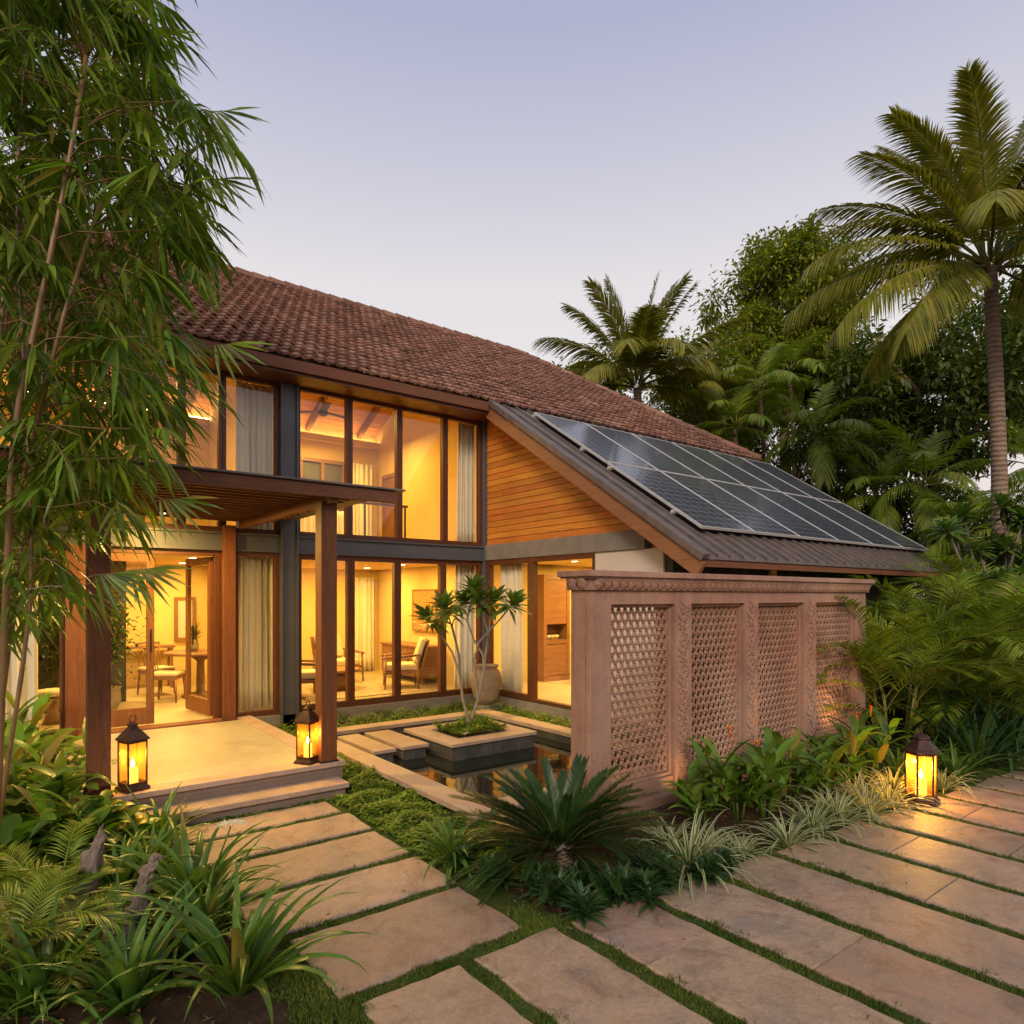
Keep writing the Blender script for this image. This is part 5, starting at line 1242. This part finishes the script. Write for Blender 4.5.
for _ in range(2600):
    x, y = (rg.uniform(2.6, 11), rg.uniform(2.5, 4.2)) if rg.random() < .6 else (rg.uniform(-1.5, .9), rg.uniform(2.0, 6.3))
    a = rg.uniform(0, 6.28); lt.leafd((x, y, .012), (math.cos(a), math.sin(a), rg.uniform(-.05, .4)), (rg.uniform(-.4, .4), rg.uniform(-.4, .4), 1), rg.uniform(.02, .07), rg.uniform(.008, .022), 0, .3, .1, 2)
for _ in range(170):
    x, y = rg.uniform(.8, 9), rg.uniform(1.4, 6.1); a = rg.uniform(0, 6.28)
    lt.leafd((x, y, .035), (math.cos(a), math.sin(a), rg.uniform(0, .2)), (rg.uniform(-.4, .4), rg.uniform(-.4, .4), 1), rg.uniform(.015, .05), rg.uniform(.005, .014), 0, .3, .1, 2)
tag(build(lt, 'leaf_litter', 'dry'), kind='stuff', label='dry fallen leaves scattered on the soil of the beds')

# ---------------------------------------------------------------- frangipani in the planter
def gnarl(c, pts, rads, n=8): c.tube(pts, rads, n)
def frangipani(base, stems, rad, label, leafscale=1.0, flowers=0, nleaf=26, group=None, bark='palebark'):
    t = thing('frangipani_tree', label, 'tree', base, group); tk = MB(); lf = MB(); fl = MB(); r = random.Random(int(base[0] * 100))
    for st in stems:
        P = [Vector(p) for p in st]; n = len(P); tk.tube(P, [rad * (1 - .65 * i / (n - 1)) for i in range(n)], 8)
        q = P[-1]; d = (P[-1] - P[-2]).normalized()
        for i in range(nleaf):
            a = i * 2.399; tt = i / nleaf; e_ = 1.05 - 1.6 * tt + r.uniform(-.15, .15)
            b = q - d * .10 * tt
            h_ = Vector((math.cos(a) * math.cos(e_), math.sin(a) * math.cos(e_), math.sin(e_))) + d * .3
            lf.leafd(b + h_ * .02, h_, d + Vector((0, 0, .3)), r.uniform(.22, .34) * leafscale, r.uniform(.055, .075) * leafscale, 0, .12, .30, 4)
        if flowers and r.random() < .5:
            for j in range(flowers):
                a = r.uniform(0, 6.28); cc = q + d * .16 + Vector((math.cos(a), math.sin(a), .3)) * .10
                for k in range(5): fl.leafd(cc, (math.cos(k * 1.257), math.sin(k * 1.257), .5), (0, 0, 1), .085, .06, 0, .1, .3, 3)
    build(tk, 'trunk', bark, t, True); build(lf, 'leaves', 'frang', t, True)
    if fl.v: build(fl, 'blossoms', 'petalw', t)
    return t
fb = Vector((5.03, 7.55, .14)); Dp = 9.06
def S(lst): return [fb] + [PD(x, y, Dp + dd) for x, y, dd in lst]
frangipani(fb, [S([(469, 722, 0), (463, 700, 0), (459, 672, .05), (452, 652, .1), (444, 640, .1), (428, 618, 0)]),
                S([(469, 722, 0), (463, 700, 0), (460, 680, 0), (459, 655, 0), (455, 640, -.15), (446, 606, -.3)]),
                S([(469, 722, 0), (463, 700, 0), (460, 676, 0), (458, 650, .2), (452, 625, .3), (462, 602, .35)]),
                S([(472, 718, 0), (478, 700, 0), (484, 672, 0), (486, 650, 0), (488, 632, .1), (478, 600, .1)]),
                S([(472, 718, 0), (478, 700, 0), (484, 672, 0), (483, 655, 0), (474, 640, .1), (467, 620, .1), (474, 588, .2)]),
                S([(472, 718, 0), (478, 700, 0), (474, 660, 0), (479, 642, 0), (492, 628, -.1), (502, 617, -.1), (513, 603, -.15)]),
                S([(472, 718, 0), (478, 700, 0), (484, 668, 0), (488, 645, .2), (490, 620, .25), (494, 600, .3)])],
           .026, 'slender frangipani tree with several stems in the stone planter', 1.12, 0, 44)
c = MB(); p = Vector((4.80, 7.25, .20))
for k in range(8): a = k * .8; c.leafd(p, (math.cos(a), math.sin(a), .8), (0, 0, 1), .09, .05)
tag(build(c, 'yellow_blossom', 'petalw', org=p), 'pale yellow blossom lying in the planter under the frangipani', 'blossom')

# ---------------------------------------------------------------- coconut palms
def palm(base, top, rad, nf, L, nl, ll, lw, label, seed, mat='coco', group=None, down=1.0, bare=0.0, ring='ringbark', elmax=1.45, bend=0.3, az0=0.0, spec=None):
    t = thing('coconut_palm' if mat == 'coco' else 'garden_palm', label, 'palm tree', base, group); base = Vector(base); top = Vector(top); r = random.Random(seed)
    c = MB(); pts = []; rr_ = []
    for i in range(15):
        k = i / 14; pts.append(base.lerp(top, k) + Vector((bend * math.sin(k * 3.14), 0, 0))); rr_.append(rad * (1.5 - .5 * min(1, k * 6)) * (1 - .28 * k))
    c.tube(pts, rr_, 14); build(c, 'trunk', ring, t, True)
    c = MB(); FL = []
    for i in range(nf):
        k = i / nf; FL.append((az0 + i * 2.399 + r.uniform(-.2, .2), elmax - (elmax + .25 * down) * k ** .9 + r.uniform(-.1, .1), r.uniform(.9, 1.35) + .35 * k, L * r.uniform(.85, 1.08), k))
    if spec: FL = [(R(a_), R(e_), dr, l_, max(0, min(1, 1 - e_ / 90))) for a_, e_, dr, l_ in spec]
    for az, el, dr, l_, k in FL:
        b = top + Vector((math.cos(az) * rad * .7, math.sin(az) * rad * .7, .25 * (1 - k)))
        frond(c, b, az, el, l_, dr, nl, ll, lw, .12 - .30 * k, .30 + .35 * k, .55, r, rmi=1, rad=rad * .22, start=.15, nb=3, seg=12, pw=.5)
    build(c, 'fronds', [mat, 'yellowleaf'], t, True)
    c = MB()
    for i in range(12):
        a = i * 2.4; b = top + Vector((math.cos(a) * rad * .8, math.sin(a) * rad * .8, -.1)); c.leafd(b, (math.cos(a), math.sin(a), .9), (math.cos(a), math.sin(a), -1), .45 * L / 4, .10 * L / 4)
    build(c, 'frond_sheaths', 'dry', t)
    return t
top = PD(990, 268, 13.2); palm((top.x + .15, top.y - .1, 0), top, .165, 25, 3.9, 110, .80, .042, 'tall coconut palm with a ringed trunk rising beside the wing roof', 5, spec=[(142, 86, .2, 3.5), (130, 74, .4, 3.5), (150, 56, .95, 3.4), (145, 38, 1.1, 3.4), (148, 24, 1.15, 4.0), (143, 10, 1.0, 4.3), (160, -2, .9, 4.0), (172, -14, .8, 3.4), (200, 30, 1.4, 3.2), (222, 58, 1.8, 3.1),
 (245, 66, 2.0, 3.0), (235, 10, 1.2, 2.8), (322, 84, .4, 3.5), (318, 66, .7, 3.6), (325, 45, 1.1, 3.7), (310, 26, 1.2, 3.6), (325, 6, 1.1, 3.6), (335, -12, .9, 3.4), (290, 20, 1.3, 3.2), (52, 66, .9, 3.5), (80, 44, 1.1, 3.6), (30, 40, 1.1, 3.6), (100, 74, .6, 3.5), (60, 10, 1.0, 3.6), (110, 22, 1.0, 3.7), (160, 68, .8, 3.4), (190, 76, .9, 3.3), (300, 55, 1.3, 3.5), (135, 46, 1.0, 3.5)])
top = PD(637, 388, 21); palm((top.x, top.y, 0), top, .17, 21, 3.7, 90, .95, .060, 'coconut palm whose crown shows above the tiled ridge', 8, spec=[(142, 82, .25, 3.3), (135, 66, .6, 3.4), (148, 46, .9, 3.3), (142, 28, 1.0, 3.2), (150, 8, 1.1, 2.8), (322, 86, .2, 3.3), (322, 70, .35, 3.5), (318, 44, .45, 3.7), (325, 25, .9, 3.3), (320, 5, 1.1, 3.0), (232, 72, 1.5, 2.8), (215, 50, 1.7, 2.8), (250, 50, 1.7, 2.8), (280, 36, 1.5, 2.8), (190, 26, 1.4, 2.8), (52, 66, .8, 3.4), (90, 50, 1, 3.2), (20, 52, 1, 3.2), (300, 78, .5, 3.4), (110, 76, .5, 3.4), (340, 80, .4, 3.4), (160, 76, .5, 3.3)])
gp = 'garden palms behind the solar roof'
for (x, y, D, L, nf, rad, sd, lb, mt) in ((760, 392, 20, 1.9, 12, .08, 21, 'bright green palm behind the upper roof corner', 'areca'), (815, 440, 19, 1.9, 13, .08, 22, 'palm with drooping fronds behind the solar panels', 'areca'),
        (846, 455, 20, 1.0, 8, .06, 23, 'slim little palm on a thin bare trunk', 'areca'), (872, 385, 23, 1.9, 12, .11, 24, 'tall thin trunked palm before the dark tree', 'coco'), (925, 488, 17, 1.9, 14, .09, 25, 'full yellow green palm between roof and coconut trunk', 'areca'),
        (700, 385, 21.5, 2.0, 9, .1, 26, 'palm with pale hanging fronds beside the crown over the ridge', 'coco'), (1035, 470, 17, 1.9, 12, .09, 27, 'palm beyond the coconut trunk at the picture edge', 'areca'), (790, 375, 22, 1.7, 12, .08, 29, 'pale palm crown in front of the tallest tree', 'areca'), (735, 430, 19.5, 1.6, 12, .08, 30, 'palm peeping over the tiled hip corner', 'areca'), (880, 500, 18, 1.7, 13, .08, 31, 'low arching palm behind the lower roof corner', 'areca'), (965, 540, 15.5, 1.5, 12, .07, 28, 'short palm at the foot of the coconut trunk', 'areca')):
    top = PD(x, y, D); palm((top.x, top.y, 0), top, rad, nf, L, 30, .55, .05, lb, sd, mt, gp, down=1.6)

# ---------------------------------------------------------------- trees
def tree(base, ctr, rx, rz, ncl, nlf, leaf, mat, label, seed, trunk=.22, cr=.75, group='trees behind the house', shell=.45, name='garden_tree'):
    r = random.Random(seed); base = Vector(base); ctr = Vector(ctr); t = thing(name, label, 'tree', base, group)
    cl = []
    for i in range(ncl):
        while True:
            v = Vector((r.uniform(-1, 1), r.uniform(-1, 1), r.uniform(-1, 1)))
            if shell < v.length < 1: break
        bumpf = 1 + .22 * math.sin(v.x * 5 + seed) * math.cos(v.y * 4 + seed) + .12 * math.sin(v.z * 9)
        cl.append(ctr + Vector((v.x * rx, v.y * rx, v.z * rz)) * bumpf)
    c = MB(); fork = base.lerp(ctr, .55); fork.z = max(fork.z, ctr.z - rz * .9)
    c.tube([base, base.lerp(fork, .5) + Vector((.15, .1, 0)), fork], [trunk * 1.3, trunk, trunk * .75], 9)
    for i in range(0, ncl, 3):
        q = cl[i]; m = fork.lerp(q, .5) + Vector((r.uniform(-.4, .4), r.uniform(-.4, .4), r.uniform(0, .6))); c.tube([fork, fork.lerp(m, .5), m, q], [trunk * .45, trunk * .32, trunk * .2, trunk * .06], 5, cap=False)
    build(c, 'trunk', 'bark', t, True)
    c = MB()
    for q in cl:
        k = cr * r.uniform(.6, 1.25)
        for j in range(nlf):
            v = Vector((r.gauss(0, .5), r.gauss(0, .5), r.gauss(0, .36))) * k; p = q + v
            d = (v.normalized() if v.length > .01 else Vector((1, 0, 0))) + Vector((r.uniform(-.8, .8), r.uniform(-.8, .8), r.uniform(-.9, .3)))
            c.leafd(p, d, (r.uniform(-.5, .5), r.uniform(-.5, .5), 1), leaf * r.uniform(.7, 1.25), leaf * r.uniform(.38, .5), 0, .15, .2, 2)
    build(c, 'crown', mat, t); return t
def T(px, py, D, rx, rz, ncl, nlf, leaf, mat, label, seed, **k):
    q = PD(px, py, D); return tree((q.x, q.y, 0), q, rx, rz, ncl, nlf, leaf, mat, label, seed, **k)
T(785, 318, 26, 2.7, 3.1, 120, 260, .21, 'mid', 'tall olive green tree with the highest crown over the solar roof', 3, cr=.62)
T(716, 392, 25, 2.0, 1.9, 80, 190, .2, 'mid', 'rounded lower tree between the ridge palm and the tallest tree', 4)
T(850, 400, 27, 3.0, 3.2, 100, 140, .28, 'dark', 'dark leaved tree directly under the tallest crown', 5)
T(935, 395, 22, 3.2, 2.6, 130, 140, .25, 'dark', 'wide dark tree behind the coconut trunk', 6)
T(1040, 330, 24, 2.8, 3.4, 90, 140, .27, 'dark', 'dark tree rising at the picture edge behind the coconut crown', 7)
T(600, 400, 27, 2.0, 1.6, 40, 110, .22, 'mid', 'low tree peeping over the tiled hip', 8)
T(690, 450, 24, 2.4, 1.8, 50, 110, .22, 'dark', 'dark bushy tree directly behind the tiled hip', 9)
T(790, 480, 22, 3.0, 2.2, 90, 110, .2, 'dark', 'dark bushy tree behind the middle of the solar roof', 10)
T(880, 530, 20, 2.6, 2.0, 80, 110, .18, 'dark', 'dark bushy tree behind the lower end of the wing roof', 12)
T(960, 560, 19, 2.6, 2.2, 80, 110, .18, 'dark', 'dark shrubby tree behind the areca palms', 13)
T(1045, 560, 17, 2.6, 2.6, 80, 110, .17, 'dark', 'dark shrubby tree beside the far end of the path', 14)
T(1010, 640, 14.5, 1.5, 1.3, 50, 100, .12, 'dark', 'low dark shrub behind the uplit stem', 15, trunk=.06, cr=.5, group='shrubs at the far bed')
T(915, 650, 14.5, 1.6, 1.2, 50, 100, .12, 'dark', 'low dark shrub behind the areca palms at the screen end', 16, trunk=.06, cr=.5, group='shrubs at the far bed')
T(985, 690, 10.8, .5, .35, 18, 70, .07, 'cover', 'small yellow green shrub lit by the hidden spotlight', 17, trunk=.02, cr=.25, group='shrubs at the far bed')
# pale stemmed tree with uplight
b = G(1010, 728); st = lambda l: [b] + [PD(x, y, 10.2 + d) for x, y, d in l]
frangipani(b, [st([(1009, 690, 0), (1002, 662, 0), (1000, 630, .1), (985, 600, .2)]), st([(1009, 690, 0), (1006, 660, 0), (1012, 625, -.1), (1022, 590, 0)])], .05, 'pale forked stem lit from below at the edge of the palms', 1.1, 0, 20)
spike((b.x - .3, b.y - .25, 0), (b.x, b.y, 1.1), 16, 'small garden spotlight lighting the pale forked stem', 70)
# blossoming frangipani bush
b = PD(1000, 560, 12.6); b.z = 0; r = random.Random(77); stems = []
for k in range(34):
    tx_ = r.uniform(945, 1060); ty_ = r.uniform(500, 590) + abs(tx_ - 1000) * .3; D_ = 12.6 + r.uniform(-.7, .7)
    e2 = PD(tx_, ty_, D_); m_ = b.lerp(e2, .5) + Vector((r.uniform(-.2, .2), r.uniform(-.2, .2), .2)); stems.append([b, b.lerp(m_, .5), m_, m_.lerp(e2, .6) + Vector((0, 0, .03)), e2])
frangipani(b, stems, .05, 'spreading frangipani bush with white blossoms beside the coconut trunk', 1.35, 2, 44)
c = MB(); q = PD(975, 541, 11.9)
for k in range(10): a = k * 2.4; c.leafd(q, (math.cos(a), math.sin(a), .3), (0, 0, 1), .10, .07, 0, .1, .3, 3)
tag(build(c, 'pink_blossom', 'petalp', org=q), 'single pink blossom among the leaves of the frangipani bush', 'blossom')
# unseen trees behind the camera, added to show as reflections in the glass
for (x, y, h_, s, m_, lb) in ((-2, -13, 3.4, 21, 'mid', 'broad unseen tree behind the camera, added to mirror in the door glass'), (4, -15, 4.2, 22, 'dark', 'tall dark unseen tree added behind the camera for the reflections'), (10, -14, 3.4, 23, 'mid', 'bushy unseen tree added for the reflections beside the tall dark one'), (-8, -11, 3.0, 24, 'dark', 'low dark unseen tree added behind the camera for the reflections')):
    tree((x, y, 0), (x, y, h_), 3.2, 2.4, 50, 80, .3, m_, lb, s, group='unseen trees added for the reflections')

# ---------------------------------------------------------------- bamboo
bt = thing('bamboo', 'leafy bamboo clump with tan culms overhanging the porch', 'bamboo', PD(-10, 870, 4.7))
culms = [([(-12, 885, 4.7), (5, 560, 4.7), (35, 430, 4.2), (65, 310, 4.1), (92, 230, 4.3), (125, 120, 4.85), (150, 0, 4.9), (158, -110, 4.9)], .017),
         ([(-5, 880, 4.2), (4, 640, 4.1), (13, 430, 4.0), (41, 300, 4.0), (62, 200, 4.0), (80, 100, 4.1), (94, 0, 4.6), (98, -120, 4.6)], .021),
         ([(-8, 860, 4.3), (18, 700, 4.3), (32, 595, 4.35), (30, 480, 4.4), (22, 330, 4.4), (16, 200, 4.4), (26, 40, 4.4), (40, -120, 4.4)], .015),
         ([(-45, 880, 5.0), (-30, 600, 5.0), (-5, 400, 5.0), (12, 200, 5.0), (30, 60, 5.05), (50, -120, 5.1)], .022),
         ([(-20, 880, 5.2), (20, 560, 5.2), (40, 400, 5.25), (55, 280, 5.3), (60, 150, 5.3), (58, -100, 5.3)], .017),
         ([(-60, 890, 4.6), (-45, 600, 4.4), (-40, 300, 4.3), (-30, 0, 4.2), (-25, -130, 4.2)], .024),
         ([(-30, 880, 4.9), (-10, 640, 5.0), (-5, 420, 5.3), (20, 200, 5.6), (70, 60, 5.8), (120, -60, 6.0)], .015),
         ([(-6, 880, 5.1), (30, 600, 5.3), (62, 430, 5.4), (90, 300, 5.5), (120, 235, 5.5), (160, 190, 5.5)], .009)]
cp = []
for pts, rad in culms:
    P0 = [PD(*q) for q in pts]; P = []
    for i in range(len(P0) - 1):
        for k in range(5): P.append(P0[i].lerp(P0[i + 1], k / 5))
    P.append(P0[-1])
    for _ in range(2): P = [P[0]] + [(P[i - 1] + P[i] * 2 + P[i + 1]) / 4 for i in range(1, len(P) - 1)] + [P[-1]]
    P[0].z = 0.0; rr_ = [rad * (1.12 if i % 3 == 0 else 1) * (1 - .55 * i / len(P)) for i in range(len(P))]
    c = MB(); c.tube(P, rr_, 10); build(c, 'culm', 'culm', bt, True); cp += P[6:]
poly = [(-70, -150), (150, -150), (140, 20), (175, 90), (215, 125), (190, 165), (190, 240), (182, 300), (172, 350), (168, 400), (150, 455), (128, 500), (105, 535), (75, 575), (60, 605), (-70, 640)]
def inpoly(x, y):
    ins = False; j = len(poly) - 1
    for i in range(len(poly)):
        xi, yi = poly[i]; xj, yj = poly[j]
        if (yi > y) != (yj > y) and x < (xj - xi) * (y - yi) / (yj - yi) + xi: ins = not ins
        j = i
    return ins
fo = MB(); br = MB(); r = random.Random(101)
RV = Vector((CR[0], CR[1], 0)); DV = Vector((CD[0], CD[1], 0)); n = 0
while n < 1650:
    far_ = n > 1050
    x = r.uniform(-70, 150 if far_ else 215); y = r.uniform(-150, 600 if far_ else 640)
    if not inpoly(x, y): continue
    D_ = r.uniform(5.3, 6.6) if far_ else r.uniform(3.9, 5.5); q = PD(x, y, D_)
    if (x < 50 and 300 < y < 640 and r.random() < .4): continue
    if math.sin(x * .045 + 1) * math.sin(y * .038) + .4 * math.sin(x * .1 + y * .07) < -.4 and r.random() < .8: continue
    n += 1; edge_ = x / 200
    a = r.uniform(-1.2, 1.2); tw = (RV * math.cos(a) + DV * math.sin(a)) * (1 if r.random() < .55 + .4 * edge_ else -1) + Vector((0, 0, r.uniform(-.7, .45)))
    tw.normalize(); L = r.uniform(.16, .30); P = [q]; d = tw.copy()
    for i in range(4): d = (d + Vector((0, 0, -.14))).normalized(); P.append(P[-1] + d * L / 4)
    br.tube(P, .0022, 3, cap=False)
    if r.random() < .4:
        nr = min((cc for cc in cp), key=lambda cc: (cc - q).length + max(0, cc.z - q.z) * 2); m_ = nr.lerp(q, .5) + Vector((0, 0, r.uniform(0, .12))); br.tube([nr, nr.lerp(m_, .5) + Vector((0, 0, .03)), m_, q], [.006, .005, .004, .0025], 4, cap=False)
    sd = d.cross(Vector((0, 0, 1))).normalized(); nl_ = r.randint(5, 10); Lf = r.uniform(.18, .36)
    for i in range(nl_):
        t_ = i / (nl_ - 1); f = t_ * 3.99; k = int(f); b = P[k].lerp(P[k + 1], f - k); s_ = 1 if i % 2 else -1
        v = d * (.7 + .5 * t_) + sd * s_ * (.75 - .5 * t_) + Vector((r.uniform(-.25, .25), r.uniform(-.25, .25), r.uniform(-.65, .15)))
        fo.leafd(b, v, (r.uniform(-.5, .5), r.uniform(-.5, .5), 1), Lf * r.uniform(.7, 1.1), Lf * r.uniform(.095, .145), 0, .18, r.uniform(.08, .4), 3)
# the long spray reaching out against the sky
for (bx_, by_, D_, ln, nn) in ((205, 112, 4.6, .16, 9), (202, 180, 4.6, .15, 8), (215, 345, 4.6, .12, 7), (130, 570, 4.2, .14, 9), (140, 30, 4.5, .14, 9), (95, 575, 4.1, .14, 9), (160, 500, 4.5, .15, 8)):
    q = PD(bx_, by_, D_); e2 = q + RV * ln + Vector((0, 0, .01)); br.tube([PD(bx_ - 60, by_ + 20, D_), q, e2], [.004, .003, .002], 4)
    for i in range(nn):
        t_ = i / (nn - 1); an = -1.35 + 1.45 * t_; fo.leafd(q.lerp(e2, t_), RV * math.cos(an) + Vector((0, 0, 1)) * math.sin(an) + DV * r.uniform(-.2, .2), DV * -1 + Vector((0, 0, .3)), r.uniform(.24, .32), .028, 0, .12, .12, 3)
build(fo, 'foliage', 'bamboo', bt); build(br, 'twigs', 'culm', bt)
for (bx_, by_) in ((140, 195), (118, 12), (145, 70)):
    c = MB(); q = PD(bx_, by_, 4.4)
    for k in range(5): c.leafd(q + Vector((0, 0, .01 * k)), (r.uniform(-.3, .3), r.uniform(-.3, .3), -1), (1, 0, 0), .16, .03)
    build(c, 'dry_leaf', 'dry', bt)
